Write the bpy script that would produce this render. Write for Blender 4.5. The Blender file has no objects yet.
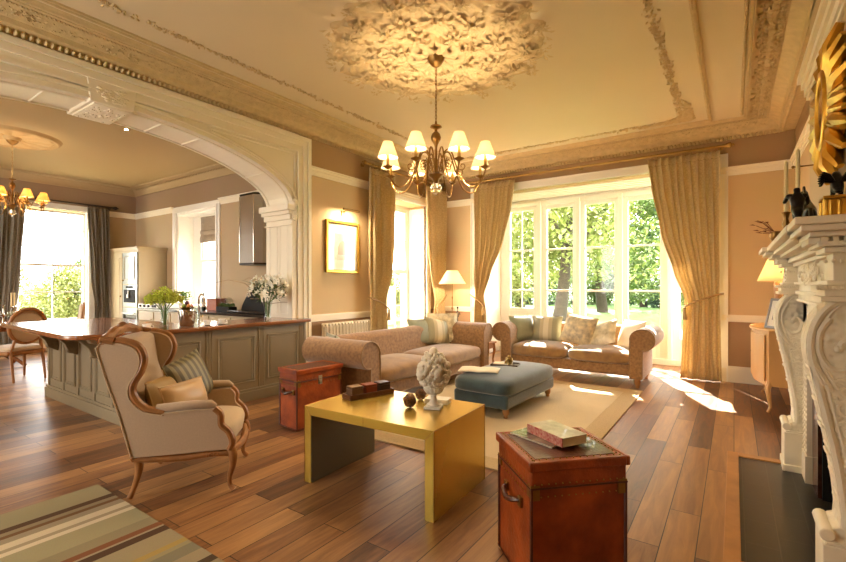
import bpy, bmesh, math, random
from math import sin, cos, pi, radians, sqrt, atan2, hypot
from mathutils import Vector, Matrix
random.seed(7)
S = bpy.context.scene
COL = S.collection

# ------------------------------------------------------------------ camera
FPX, TH, CH = 451.0, math.atan(311 / 451), 1.4
cd = bpy.data.cameras.new('camera'); cam = bpy.data.objects.new('camera', cd); COL.objects.link(cam)
cd.sensor_width = 36; cd.lens = FPX / 846 * 36; cd.clip_start = .05; cd.clip_end = 300
cd.shift_y = 4 / 846
cam.location = (0, 0, CH); cam.rotation_euler = (radians(90), 0, TH)
S.camera = cam
# ------------------------------------------------------------------ world, sun, exposure
W = bpy.data.worlds.new('sky'); S.world = W; W.use_nodes = True
wn = W.node_tree.nodes; wl = W.node_tree.links
bg = wn['Background']
tc = wn.new('ShaderNodeTexCoord'); sp = wn.new('ShaderNodeSeparateXYZ'); rp = wn.new('ShaderNodeValToRGB')
wl.new(tc.outputs['Generated'], sp.inputs[0]); wl.new(sp.outputs['Z'], rp.inputs[0]); wl.new(rp.outputs[0], bg.inputs[0])
rp.color_ramp.elements[0].position = 0; rp.color_ramp.elements[0].color = (1, .97, .91, 1)
rp.color_ramp.elements[1].position = .6; rp.color_ramp.elements[1].color = (.92, .93, .92, 1)
bg.inputs[1].default_value = 5.5
sd = bpy.data.lights.new('sun', 'SUN'); sun = bpy.data.objects.new('sun', sd); COL.objects.link(sun)
sd.energy = 17; sd.angle = radians(.6); sd.color = (1, .93, .79)
sun.rotation_euler = Vector((.46, -1, -.967)).to_track_quat('-Z', 'Y').to_euler()
S.view_settings.view_transform = 'Standard'; S.view_settings.look = 'None'
S.view_settings.gamma = 1; S.view_settings.use_curve_mapping = False
S.view_settings.exposure = 1.72
S.cycles.max_bounces = 8; S.cycles.diffuse_bounces = 5; S.cycles.glossy_bounces = 4; S.cycles.transparent_max_bounces = 12
S.cycles.use_denoising = True; S.cycles.sample_clamp_indirect = 6; S.cycles.caustics_reflective = False; S.cycles.caustics_refractive = False

def portal(loc, d, w, h):
    l = bpy.data.lights.new('window_portal', 'AREA'); l.shape = 'RECTANGLE'; l.size = w; l.size_y = h
    o = bpy.data.objects.new('window_portal', l); COL.objects.link(o); o.location = loc
    o.rotation_euler = Vector(d).to_track_quat('-Z', 'Z').to_euler(); l.cycles.is_portal = True
portal((-2.2, 9.0, 1.7), (0, -1, 0), 3.8, 2.6)
portal((-5.35, 6.72, 1.75), (1, 0, 0), 1.2, 2.4)
portal((-11.9, 3.43, 1.8), (1, 0, 0), 1.2, 2.4)
portal((-9.2, 5.3, 1.95), (0, -1, 0), 1.5, 2.0)
portal((-4.25, -2.55, 1.85), (0, 1, 0), 1.0, 2.5)
portal((-8.4, -2.55, 1.85), (0, 1, 0), 1.8, 2.5)

# ------------------------------------------------------------------ materials
def lin(h):
    h = h.lstrip('#'); r = []
    for i in (0, 2, 4):
        c = int(h[i:i + 2], 16) / 255; r.append(c / 12.92 if c < .04045 else ((c + .055) / 1.055) ** 2.4)
    return (*r, 1)
MT = {}
def mat(name, col, rough=.5, metal=0, var=0, vs=4, bump=0, bs=60, coat=0, sheen=0, stretch=None, voro=0, vscale=10, vcol=None, spec=.5, trans=0, emit=None, es=0, sss=0):
    if name in MT: return MT[name]
    m = bpy.data.materials.new(name); m.use_nodes = True; n = m.node_tree.nodes; L = m.node_tree.links
    b = n['Principled BSDF']; c = lin(col)
    b.inputs['Base Color'].default_value = c; b.inputs['Roughness'].default_value = rough; b.inputs['Metallic'].default_value = metal
    b.inputs['Coat Weight'].default_value = coat; b.inputs['Sheen Weight'].default_value = sheen; b.inputs['Specular IOR Level'].default_value = spec
    b.inputs['Transmission Weight'].default_value = trans
    if emit: b.inputs['Emission Color'].default_value = lin(emit); b.inputs['Emission Strength'].default_value = es
    t = n.new('ShaderNodeTexCoord'); mp = n.new('ShaderNodeMapping'); L.new(t.outputs['Object'], mp.inputs[0])
    if stretch: mp.inputs['Scale'].default_value = stretch
    if var:
        no = n.new('ShaderNodeTexNoise'); no.inputs['Scale'].default_value = vs; no.inputs['Detail'].default_value = 5; L.new(mp.outputs[0], no.inputs[0])
        r = n.new('ShaderNodeValToRGB'); L.new(no.outputs[0], r.inputs[0]); L.new(r.outputs[0], b.inputs['Base Color'])
        r.color_ramp.elements[0].position = .32; r.color_ramp.elements[1].position = .68
        d = lin(vcol) if vcol else tuple(x * (1 - var) for x in c[:3]) + (1,)
        r.color_ramp.elements[0].color = d; r.color_ramp.elements[1].color = tuple(min(1, x * (1 + var * .5)) for x in c[:3]) + (1,)
    if bump or voro:
        bp = n.new('ShaderNodeBump'); bp.inputs['Distance'].default_value = .01; L.new(bp.outputs[0], b.inputs['Normal'])
        if voro:
            v = n.new('ShaderNodeTexVoronoi'); v.inputs['Scale'].default_value = vscale; v.feature = 'SMOOTH_F1'; L.new(mp.outputs[0], v.inputs[0])
            L.new(v.outputs['Distance'], bp.inputs['Height']); bp.inputs['Strength'].default_value = voro; bp.inputs['Distance'].default_value = .03
        else:
            no2 = n.new('ShaderNodeTexNoise'); no2.inputs['Scale'].default_value = bs; no2.inputs['Detail'].default_value = 4; L.new(mp.outputs[0], no2.inputs[0])
            L.new(no2.outputs[0], bp.inputs['Height']); bp.inputs['Strength'].default_value = bump
    MT[name] = m; return m

def wood_floor():
    m = bpy.data.materials.new('oak_planks'); m.use_nodes = True; n = m.node_tree.nodes; L = m.node_tree.links; b = n['Principled BSDF']
    t = n.new('ShaderNodeTexCoord'); mp = n.new('ShaderNodeMapping'); mp.inputs['Rotation'].default_value = (0, 0, pi / 2); L.new(t.outputs['Object'], mp.inputs[0])
    bk = n.new('ShaderNodeTexBrick'); L.new(mp.outputs[0], bk.inputs[0]); bk.offset = .37; bk.offset_frequency = 2
    bk.inputs['Scale'].default_value = 1; bk.inputs['Brick Width'].default_value = 1.35; bk.inputs['Row Height'].default_value = .165
    bk.inputs['Mortar Size'].default_value = .0028; bk.inputs['Mortar Smooth'].default_value = .2; bk.inputs['Bias'].default_value = -.05
    bk.inputs['Color1'].default_value = (0, 0, 0, 1); bk.inputs['Color2'].default_value = (1, 1, 1, 1); bk.inputs['Mortar'].default_value = (.5, .5, .5, 1)
    # grain
    mg = n.new('ShaderNodeMapping'); mg.inputs['Scale'].default_value = (9, .9, 1); L.new(t.outputs['Object'], mg.inputs[0])
    off = n.new('ShaderNodeVectorMath'); off.operation = 'MULTIPLY_ADD'; L.new(bk.outputs['Color'], off.inputs[0]); off.inputs[1].default_value = (13, 29, 7); L.new(mg.outputs[0], off.inputs[2])
    g = n.new('ShaderNodeTexNoise'); g.inputs['Scale'].default_value = 2.2; g.inputs['Detail'].default_value = 8; g.inputs['Roughness'].default_value = .62; g.inputs['Distortion'].default_value = .8; L.new(off.outputs[0], g.inputs[0])
    a = n.new('ShaderNodeMath'); a.operation = 'MULTIPLY_ADD'; L.new(g.outputs[0], a.inputs[0]); a.inputs[1].default_value = .75
    sx = n.new('ShaderNodeSeparateColor'); L.new(bk.outputs['Color'], sx.inputs[0])
    mu = n.new('ShaderNodeMath'); mu.operation = 'MULTIPLY'; L.new(sx.outputs[0], mu.inputs[0]); mu.inputs[1].default_value = .42; L.new(mu.outputs[0], a.inputs[2])
    r = n.new('ShaderNodeValToRGB'); L.new(a.outputs[0], r.inputs[0])
    e = r.color_ramp.elements; e[0].position = .25; e[0].color = lin('#4a3220'); e[1].position = .85; e[1].color = lin('#b88a58')
    k = r.color_ramp.elements.new(.5); k.color = lin('#83593a')
    mx = n.new('ShaderNodeMix'); mx.data_type = 'RGBA'; L.new(bk.outputs['Fac'], mx.inputs['Factor']); L.new(r.outputs[0], mx.inputs['A']); mx.inputs['B'].default_value = lin('#2a190e')
    L.new(mx.outputs['Result'], b.inputs['Base Color'])
    bp = n.new('ShaderNodeBump'); bp.inputs['Strength'].default_value = .35; bp.inputs['Distance'].default_value = .004
    iv = n.new('ShaderNodeMath'); iv.operation = 'SUBTRACT'; L.new(g.outputs[0], iv.inputs[0]); L.new(bk.outputs['Fac'], iv.inputs[1]); L.new(iv.outputs[0], bp.inputs['Height']); L.new(bp.outputs[0], b.inputs['Normal'])
    rr = n.new('ShaderNodeMapRange'); L.new(g.outputs[0], rr.inputs[0]); rr.inputs['To Min'].default_value = .27; rr.inputs['To Max'].default_value = .5; L.new(rr.outputs[0], b.inputs['Roughness'])
    return m
def banded(name, bands, axis='Z', rough=.7, rest=None, bump=0, smooth=False, space='Object', bs=300):
    """paint or weave bands: list of (start, colour) along an axis"""
    m = bpy.data.materials.new(name); m.use_nodes = True; n = m.node_tree.nodes; L = m.node_tree.links; b = n['Principled BSDF']
    b.inputs['Roughness'].default_value = rough
    t = n.new('ShaderNodeTexCoord'); s_ = n.new('ShaderNodeSeparateXYZ'); L.new(t.outputs[space], s_.inputs[0])
    lo = bands[0][0]; hi = bands[-1][0] + .001
    mr = n.new('ShaderNodeMapRange'); mr.inputs['From Min'].default_value = lo; mr.inputs['From Max'].default_value = hi; L.new(s_.outputs[axis], mr.inputs[0])
    src = mr.outputs[0]
    r = n.new('ShaderNodeValToRGB'); r.color_ramp.interpolation = 'LINEAR' if smooth else 'CONSTANT'; L.new(src, r.inputs[0])
    e = r.color_ramp.elements
    e[0].position = 0; e[0].color = lin(bands[0][1]); e[1].position = 1; e[1].color = lin(bands[-1][1])
    for p, c in bands[1:-1]: k = e.new((p - lo) / (hi - lo)); k.color = lin(c)
    no = n.new('ShaderNodeTexNoise'); no.inputs['Scale'].default_value = bs; L.new(t.outputs['Object'], no.inputs[0])
    mx = n.new('ShaderNodeMix'); mx.data_type = 'RGBA'; mx.blend_type = 'MULTIPLY'; mx.inputs['Factor'].default_value = .5 if bump else .12
    L.new(r.outputs[0], mx.inputs['A']); L.new(no.outputs[1], mx.inputs['B'])
    if bump:
        bp = n.new('ShaderNodeBump'); bp.inputs['Strength'].default_value = bump; bp.inputs['Distance'].default_value = .003; L.new(no.outputs[0], bp.inputs['Height']); L.new(bp.outputs[0], b.inputs['Normal'])
        mx.inputs['Factor'].default_value = .25
    L.new(mx.outputs['Result'], b.inputs['Base Color'])
    return m
def glass_mat(name, tint=(1, 1, 1, 1), refl=.08):
    m = bpy.data.materials.new(name); m.use_nodes = True; n = m.node_tree.nodes; L = m.node_tree.links
    n.remove(n['Principled BSDF']); o = n['Material Output']
    tr = n.new('ShaderNodeBsdfTransparent'); tr.inputs[0].default_value = tint; gl = n.new('ShaderNodeBsdfGlossy'); gl.inputs['Roughness'].default_value = .03
    lw = n.new('ShaderNodeLayerWeight'); lw.inputs[0].default_value = .5; pw = n.new('ShaderNodeMath'); pw.operation = 'POWER'; pw.inputs[1].default_value = 4; L.new(lw.outputs['Facing'], pw.inputs[0])
    fr = n.new('ShaderNodeMath'); fr.operation = 'MULTIPLY_ADD'; fr.inputs[1].default_value = .3; fr.inputs[2].default_value = refl * .4; L.new(pw.outputs[0], fr.inputs[0]); mx = n.new('ShaderNodeMixShader')
    L.new(fr.outputs[0], mx.inputs[0]); L.new(tr.outputs[0], mx.inputs[1]); L.new(gl.outputs[0], mx.inputs[2]); L.new(mx.outputs[0], o.inputs[0]); return m
def shade_mat(name, col, es, ecol):
    m = bpy.data.materials.new(name); m.use_nodes = True; n = m.node_tree.nodes; L = m.node_tree.links; b = n['Principled BSDF']
    b.inputs['Base Color'].default_value = lin(col); b.inputs['Roughness'].default_value = .9
    tl = n.new('ShaderNodeBsdfTranslucent'); tl.inputs[0].default_value = lin(col); mx = n.new('ShaderNodeMixShader'); mx.inputs[0].default_value = .33
    b.inputs['Emission Color'].default_value = lin(ecol); b.inputs['Emission Strength'].default_value = es
    L.new(b.outputs[0], mx.inputs[1]); L.new(tl.outputs[0], mx.inputs[2]); L.new(mx.outputs[0], n['Material Output'].inputs[0]); return m
def pleat_fabric(name, a, b_, scale=16):
    """woven damask fabric: voronoi cells of two tones"""
    m = bpy.data.materials.new(name); m.use_nodes = True; n = m.node_tree.nodes; L = m.node_tree.links; b = n['Principled BSDF']
    b.inputs['Roughness'].default_value = .75; b.inputs['Sheen Weight'].default_value = .2
    t = n.new('ShaderNodeTexCoord'); v = n.new('ShaderNodeTexVoronoi'); v.inputs['Scale'].default_value = scale; v.feature = 'DISTANCE_TO_EDGE'; L.new(t.outputs['Object'], v.inputs[0])
    r = n.new('ShaderNodeValToRGB'); r.color_ramp.elements[0].position = .06; r.color_ramp.elements[1].position = .16
    r.color_ramp.elements[0].color = lin(b_); r.color_ramp.elements[1].color = lin(a); L.new(v.outputs['Distance'], r.inputs[0]); L.new(r.outputs[0], b.inputs['Base Color'])
    tl = n.new('ShaderNodeBsdfTranslucent'); L.new(r.outputs[0], tl.inputs[0]); mx = n.new('ShaderNodeMixShader'); mx.inputs[0].default_value = .25
    L.new(b.outputs[0], mx.inputs[1]); L.new(tl.outputs[0], mx.inputs[2]); L.new(mx.outputs[0], n['Material Output'].inputs[0]); return m
def tiles_mat(name, c1, c2, mort, w, h, rough=.5, rot=0, off=.5, ms=.004, axes=None):
    m = bpy.data.materials.new(name); m.use_nodes = True; n = m.node_tree.nodes; L = m.node_tree.links; b = n['Principled BSDF']; b.inputs['Roughness'].default_value = rough
    t = n.new('ShaderNodeTexCoord'); mp = n.new('ShaderNodeMapping'); mp.inputs['Rotation'].default_value = rot if isinstance(rot, tuple) else (0, 0, rot); L.new(t.outputs['Object'], mp.inputs[0])
    k = n.new('ShaderNodeTexBrick'); k.offset = off; k.inputs['Scale'].default_value = 1; k.inputs['Brick Width'].default_value = w; k.inputs['Row Height'].default_value = h; k.inputs['Mortar Size'].default_value = ms
    k.inputs['Color1'].default_value = lin(c1); k.inputs['Color2'].default_value = lin(c2); k.inputs['Mortar'].default_value = lin(mort); L.new(mp.outputs[0], k.inputs[0]); L.new(k.outputs[0], b.inputs['Base Color'])
    bp = n.new('ShaderNodeBump'); bp.invert = True; bp.inputs['Strength'].default_value = .4; bp.inputs['Distance'].default_value = .004; L.new(k.outputs['Fac'], bp.inputs['Height']); L.new(bp.outputs[0], b.inputs['Normal']); return m

M_floor = wood_floor()
M_trim = mat('cream_trim_paint', '#f4ead4', .42)
M_white = mat('white_window_paint', '#f6f2e8', .4)
M_ceil = mat('cream_ceiling_paint', '#dccba6', .7, var=.04, vs=.6)
M_cornice = mat('cornice_plaster', '#d2ba8a', .7, var=.1, vs=14, bump=.3, bs=60)
M_relief = mat('ornate_plaster', '#d2ba8a', .7, var=.22, vs=18, voro=.9, vscale=26)
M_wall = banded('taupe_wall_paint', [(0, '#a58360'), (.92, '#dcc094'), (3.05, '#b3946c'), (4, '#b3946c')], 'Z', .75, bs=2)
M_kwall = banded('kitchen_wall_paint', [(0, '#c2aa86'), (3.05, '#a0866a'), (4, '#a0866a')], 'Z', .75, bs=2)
M_stone = mat('carved_cream_marble', '#efe6cf', .45, var=.06, vs=5)
M_stonec = mat('carved_cream_marble_relief', '#efe6cf', .5, var=.06, vs=20, voro=.6, vscale=34)
M_gold = mat('gilded_gesso', '#d8aa4a', .3, 1, var=.25, vs=8, bump=.2, bs=30)
M_brass = mat('antique_brass', '#b39558', .32, 1, var=.15)
M_bronze = mat('dark_antique_brass', '#94713e', .34, .9)
M_black = mat('black_bronze', '#1c1714', .3, .4, bump=.4, bs=30)
M_blk = mat('sooty_black', '#0b0a09', .85)
M_glass = glass_mat('window_glass')
M_vase = glass_mat('clear_vase_glass', (.92, .95, .93, 1), .12)
M_curt = pleat_fabric('cream_damask', '#e4d0a2', '#d8c294', 24)
M_kcurt = pleat_fabric('grey_damask', '#9d9486', '#8d8476', 24)
M_rope = mat('tieback_cord', '#a98d62', .8)
M_velvet = mat('brown_chenille', '#9c7448', .85, var=.25, vs=30, sheen=.6, vcol='#7e5a34', bump=.25, bs=120)
M_velvet_d = mat('worn_chenille_cushion', '#94703f', .85, var=.2, vs=9, sheen=.6, bump=.2, bs=100, vcol='#7e5c36')
M_teal = mat('teal_velvet', '#304850', .8, var=.3, vs=8, sheen=.7, bump=.2, bs=60, vcol='#263a40')
M_oak = mat('limed_oak', '#b9854f', .5, var=.2, vs=6, stretch=(1, 1, .2))
M_fruitwood = mat('carved_fruitwood', '#a06c3c', .42, var=.25, vs=12, bump=.2, bs=30)
M_linen = mat('beige_linen', '#bfa689', .85, var=.05, vs=90, sheen=.3, bump=.2, bs=300)
M_linen2 = mat('oatmeal_linen', '#c8b08e', .85, var=.05, vs=90, sheen=.3)
M_gshim = mat('champagne_satin', '#cba878', .35, sheen=.4, var=.08)
M_leather = mat('tan_leather', '#ad5220', .42, var=.4, vs=6, bump=.35, bs=50, coat=.25, vcol='#7c3210')
M_leather_d = mat('dark_leather', '#5a2712', .4, var=.3, vs=10, bump=.3, bs=60, coat=.3)
M_island = mat('olive_grey_paint', '#87775a', .45, var=.03)
M_top = mat('mahogany_worktop', '#8b532c', .22, var=.3, vs=5, stretch=(4, .6, 1), coat=.4)
M_granite = mat('black_granite', '#2b2622', .2, var=.2, vs=60)
M_cab = mat('putty_cabinet_paint', '#b3a17e', .5)
M_steel = mat('brushed_steel', '#b9b4ac', .28, 1)
M_chrome = mat('polished_chrome', '#d8d4cc', .12, 1)
M_cream = mat('ivory_resin', '#f2ead8', .6, var=.12, vs=14)
M_wax = mat('yellow_wax', '#f2e2ae', .5)
M_paper = mat('book_paper', '#eadfc6', .8)
M_jute = mat('jute_border', '#cbb287', .95, bump=.6, bs=220, var=.12, vs=60)
M_sisal = mat('cream_wool_rug', '#dcc8a2', .95, bump=.6, bs=220, var=.06, vs=2.5)
M_plant = mat('leaf_green', '#5f7c34', .6, var=.3)
M_lime = mat('lime_blossom', '#cbd64c', .6, var=.3, vs=20)
M_lily = mat('lily_petal', '#faf6e6', .6)

# ------------------------------------------------------------------ mesh builder
class MB:
    def __init__(s): s.v = []; s.f = []; s.m = []; s.T = Matrix(); s.mi = 0
    def a(s, vs, fs):
        o = len(s.v); s.v += [tuple(s.T @ Vector(p)) for p in vs]; s.f += [tuple(i + o for i in f) for f in fs]; s.m += [s.mi] * len(fs); return s
    def box(s, x0, x1, y0, y1, z0, z1):
        return s.a([(x0, y0, z0), (x1, y0, z0), (x1, y1, z0), (x0, y1, z0), (x0, y0, z1), (x1, y0, z1), (x1, y1, z1), (x0, y1, z1)],
                   [(0, 3, 2, 1), (4, 5, 6, 7), (0, 1, 5, 4), (1, 2, 6, 5), (2, 3, 7, 6), (3, 0, 4, 7)])
    def grid(s, fn, nu, nv, cu=False, cv=False, flip=False):
        vs = [fn(i / (nu if cu else nu - 1), j / (nv if cv else nv - 1)) for i in range(nu) for j in range(nv)]
        fs = []
        for i in range(nu if cu else nu - 1):
            for j in range(nv if cv else nv - 1):
                q = (i * nv + j, ((i + 1) % nu) * nv + j, ((i + 1) % nu) * nv + (j + 1) % nv, i * nv + (j + 1) % nv)
                fs.append(q[::-1] if flip else q)
        return s.a(vs, fs)
    def lathe(s, prof, c=(0, 0, 0), n=20, flute=0, nf=12):
        cx, cy, cz = c
        def fn(u, v):
            k = min(len(prof) - 1, int(round(v * (len(prof) - 1)))); r, z = prof[k]; a = u * 2 * pi
            r2 = r * (1 + flute * cos(a * nf)) if flute else r
            return (cx + r2 * cos(a), cy + r2 * sin(a), cz + z)
        s.grid(fn, n, len(prof), cu=True); o = len(s.v) - n * len(prof)
        if prof[0][0] > 1e-5: s.f.append(tuple(o + i * len(prof) for i in range(n))[::-1]); s.m.append(s.mi)
        if prof[-1][0] > 1e-5: s.f.append(tuple(o + i * len(prof) + len(prof) - 1 for i in range(n))); s.m.append(s.mi)
        return s
    def tube(s, pts, r, n=8, closed=False, flat=1):
        P = [Vector(p) for p in pts]; N = len(P); rs = r if isinstance(r, (list, tuple)) else [r] * N
        vs = []; up = None
        for i in range(N):
            if closed: d = P[(i + 1) % N] - P[i - 1]
            else: d = P[min(i + 1, N - 1)] - P[max(i - 1, 0)]
            if d.length < 1e-9: d = Vector((0, 0, 1))
            d.normalize()
            if up is None: up = Vector((0, 0, 1)) if abs(d.z) < .9 else Vector((1, 0, 0))
            x = d.cross(up)
            if x.length < 1e-4: x = d.orthogonal()
            x.normalize(); y = x.cross(d).normalized(); up = y
            for k in range(n):
                a = 2 * pi * k / n; vs.append(tuple(P[i] + x * cos(a) * rs[i] + y * sin(a) * rs[i] * flat))
        fs = []
        for i in range(N if closed else N - 1):
            for k in range(n):
                j = (i + 1) % N; fs.append((i * n + k, i * n + (k + 1) % n, j * n + (k + 1) % n, j * n + k)[::-1])
        if not closed: fs.append(tuple(range(n))); fs.append(tuple((N - 1) * n + k for k in range(n))[::-1])
        return s.a(vs, fs)
    def cyl(s, p0, p1, r0, r1=None, n=14): return s.tube([p0, p1], [r0, r0 if r1 is None else r1], n)
    def ell(s, c, r, n=12, m=8, R=None):
        if not isinstance(r, (tuple, list)): r = (r, r, r)
        R = R or Matrix(); c = Vector(c); vs = [tuple(c + R.to_3x3() @ Vector((0, 0, -r[2])))]
        for j in range(1, m):
            p = -pi / 2 + pi * j / m
            for i in range(n):
                a = 2 * pi * i / n; vs.append(tuple(c + R.to_3x3() @ Vector((r[0] * cos(p) * cos(a), r[1] * cos(p) * sin(a), r[2] * sin(p)))))
        vs.append(tuple(c + R.to_3x3() @ Vector((0, 0, r[2])))); fs = []
        for i in range(n): fs.append((0, 1 + (i + 1) % n, 1 + i))
        for j in range(m - 2):
            for i in range(n): a = 1 + j * n; fs.append((a + i, a + (i + 1) % n, a + n + (i + 1) % n, a + n + i))
        a = 1 + (m - 2) * n
        for i in range(n): fs.append((a + i, a + (i + 1) % n, len(vs) - 1))
        return s.a(vs, fs)
    def prism(s, poly, ax, a, b):
        def P(p, t): return {'x': (t, p[0], p[1]), 'y': (p[0], t, p[1]), 'z': (p[0], p[1], t)}[ax]
        n = len(poly); A = sum(poly[i][0] * poly[(i + 1) % n][1] - poly[(i + 1) % n][0] * poly[i][1] for i in range(n))
        if (A < 0) != (ax == 'y'): poly = poly[::-1]
        if b < a: a, b = b, a
        vs = [P(p, a) for p in poly] + [P(p, b) for p in poly]
        fs = [tuple(range(n))[::-1], tuple(range(n, 2 * n))] + [(i, (i + 1) % n, n + (i + 1) % n, n + i) for i in range(n)]
        return s.a(vs, fs)
    def leaf(s, c, d, w, up=(0, 0, 1)):
        """a pointed leaf from c along vector d, with half width w"""
        c = Vector(c); d = Vector(d); x = d.cross(Vector(up))
        if x.length < 1e-5: x = d.orthogonal()
        x = x.normalized() * w; nrm = x.cross(d).normalized() * w * .5
        return s.a([tuple(c), tuple(c + d * .45 + x + nrm), tuple(c + d), tuple(c + d * .45 - x + nrm), tuple(c + d * .45)], [(0, 1, 4), (1, 2, 4), (0, 4, 3), (4, 2, 3)])

def obj(name, m, material, parent=None, bevel=0, seg=2, sub=0, smooth=True, ang=40, solid=0):
    me = bpy.data.meshes.new(name); me.from_pydata(m.v, [], m.f)
    for x in (material if isinstance(material, list) else [material]): me.materials.append(x)
    if any(m.m): me.polygons.foreach_set('material_index', m.m)
    bm = bmesh.new(); bm.from_mesh(me); bmesh.ops.recalc_face_normals(bm, faces=bm.faces) if len(bm.faces) < 30000 else None
    bm.to_mesh(me); bm.free(); me.update()
    if smooth:
        me.shade_smooth()
        if not sub: me.set_sharp_from_angle(angle=radians(ang))
    o = bpy.data.objects.new(name, me); COL.objects.link(o)
    if parent: o.parent = parent
    if solid: k = o.modifiers.new('thickness', 'SOLIDIFY'); k.thickness = solid; k.offset = 0
    if bevel: k = o.modifiers.new('edges', 'BEVEL'); k.width = bevel; k.segments = seg; k.limit_method = 'ANGLE'; k.angle_limit = radians(35); k.harden_normals = False
    if sub: k = o.modifiers.new('smooth', 'SUBSURF'); k.levels = sub; k.render_levels = sub
    return o
def tag(o, label, cat, group=None):
    o['label'] = label; o['category'] = cat
    if group: o['group'] = group
    return o
def thing(name, label, cat, loc=(0, 0, 0), rz=0, group=None):
    o = bpy.data.objects.new(name, None); COL.objects.link(o); o.location = loc; o.rotation_euler = (0, 0, rz); o.empty_display_size = .1
    return tag(o, label, cat, group)
def struct(name, m, material, parent=None, **k):
    o = obj(name, m, material, parent, **k)
    if not parent: o['kind'] = 'structure'
    return o
def dup(root, loc, rz=None, label=None, group=None, scale=None):
    r = root.copy(); COL.objects.link(r); r.location = loc
    if rz is not None: r.rotation_euler = (0, 0, rz)
    if label: r['label'] = label
    if group: r['group'] = group
    if scale: r.scale = scale
    for ch in list(root.children):
        c = ch.copy(); COL.objects.link(c); c.parent = r
        for g in ch.children:
            d = g.copy(); COL.objects.link(d); d.parent = c
            for h in g.children:
                e = h.copy(); COL.objects.link(e); e.parent = d
    return r
def lamp(name, loc, e, parent=None, col=(1, .78, .5), r=.03):
    l = bpy.data.lights.new(name, 'POINT'); l.energy = e; l.color = col; l.shadow_soft_size = r
    o = bpy.data.objects.new(name, l); COL.objects.link(o); o.location = loc; o.parent = parent; return o
def rect_prof(m, x0, x1, y0, y1, prof, beads=None):
    """sweep a profile of (inset, z) round a rectangle with mitred corners"""
    def fn(u, v):
        k = int(round(v * (len(prof) - 1))); d, z = prof[k]; c = [(x0 + d, y0 + d), (x1 - d, y0 + d), (x1 - d, y1 - d), (x0 + d, y1 - d)][int(round(u * 4)) % 4]
        return (c[0], c[1], z)
    m.grid(fn, 4, len(prof), cu=True); return m

# ================================================================== SETTING
XL, XR, YB, H = -5.0, .68, 7.89, 3.7
LT = .55                     # thickness of the arch wall
KX, KY = -11.9, 5.03         # kitchen
struct('floor', MB().box(KX - .3, XR + .4, -2.6, 9.05, -.12, 0), M_floor, smooth=False)
struct('ceiling', MB().box(XL - .3, XR + .4, -2.6, YB + .3, H, H + .15), M_ceil, smooth=False)
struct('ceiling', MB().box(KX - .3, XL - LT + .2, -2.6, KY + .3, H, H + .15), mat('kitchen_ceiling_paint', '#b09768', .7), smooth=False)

def wall_cells(m, ax, c0, c1, us, zs, hole):
    for i in range(len(us) - 1):
        for j in range(len(zs) - 1):
            if any(h[0] - 1e-4 <= us[i] and us[i + 1] <= h[1] + 1e-4 and h[2] - 1e-4 <= zs[j] and zs[j + 1] <= h[3] + 1e-4 for h in hole): continue
            if ax == 'x': m.box(c0, c1, us[i], us[i + 1], zs[j], zs[j + 1])
            else: m.box(us[i], us[i + 1], c0, c1, zs[j], zs[j + 1])
    return m
# back wall with the bay opening
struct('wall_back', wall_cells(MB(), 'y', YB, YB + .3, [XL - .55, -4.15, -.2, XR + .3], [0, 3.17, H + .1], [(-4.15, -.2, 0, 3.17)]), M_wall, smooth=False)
b = MB(); b.box(-4.45, -4.15, YB + .3, 9.3, -.1, 3.5); b.box(-.2, .1, YB + .3, 9.3, -.1, 3.5)
struct('wall_bay_sides', b, M_white, smooth=False)
struct('ceiling', MB().box(-4.45, .1, YB + .3, 9.3, 3.17, 3.5), M_white, smooth=False)
# left wall beyond the arch, with the sash window opening
LW0, LW1, LWZ = 6.05, 7.35, 2.95
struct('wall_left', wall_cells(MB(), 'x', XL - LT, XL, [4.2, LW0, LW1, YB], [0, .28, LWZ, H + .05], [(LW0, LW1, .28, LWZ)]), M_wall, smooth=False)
# right wall + chimney breast
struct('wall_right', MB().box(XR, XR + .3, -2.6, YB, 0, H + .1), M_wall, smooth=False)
b = MB(); FY0, FY1 = 2.85, 4.22
b.box(.5, XR, 2.1, FY0, 0, H); b.box(.5, XR, FY1, 4.74, 0, H); b.box(.5, XR, FY0, FY1, 1.12, H)
M_breast = mat('breast_paint', '#cbb38c', .75, var=.03, vs=1)
struct('wall_chimney_breast', b, M_breast, smooth=False)
# wall behind the camera, tall windows in it
struct('wall_front', wall_cells(MB(), 'y', -2.6, -2.35, [KX - .3, -9.3, -7.5, XL - LT, XL, -4.75, -3.75, XR + .3], [0, .55, 3.15, H + .1],
    [(-9.3, -7.5, .55, 3.15), (-4.75, -3.75, .55, 3.15)]), M_wall, smooth=False)
# kitchen walls
SK0, SK1 = -9.98, -8.42
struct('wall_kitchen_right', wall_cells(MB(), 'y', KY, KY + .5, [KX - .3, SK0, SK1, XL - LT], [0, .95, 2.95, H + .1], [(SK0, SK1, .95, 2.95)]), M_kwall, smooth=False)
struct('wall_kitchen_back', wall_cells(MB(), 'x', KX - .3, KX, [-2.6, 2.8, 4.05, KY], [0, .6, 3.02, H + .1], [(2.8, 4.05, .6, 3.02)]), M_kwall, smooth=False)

# ---- arch wall (elliptical arch over the opening)
AY, AR, AZ, AH = 1.9, 2.17, 2.5, .66
arc = [(AY + AR * cos(t), AZ + AH * sin(t)) for t in [pi * i / 40 for i in range(41)]]
b = MB()
top = [(y, H + .05) for y, z in arc]
for i in range(40): b.prism([arc[i], top[i], top[i + 1], arc[i + 1]], 'x', XL - LT, XL)
b.box(XL - LT, XL, AY + AR, 4.2, 0, H + .05); b.box(XL - LT, XL, -2.6, AY - AR, 0, H + .05)
struct('wall_arch', b, M_trim, ang=25)
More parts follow.
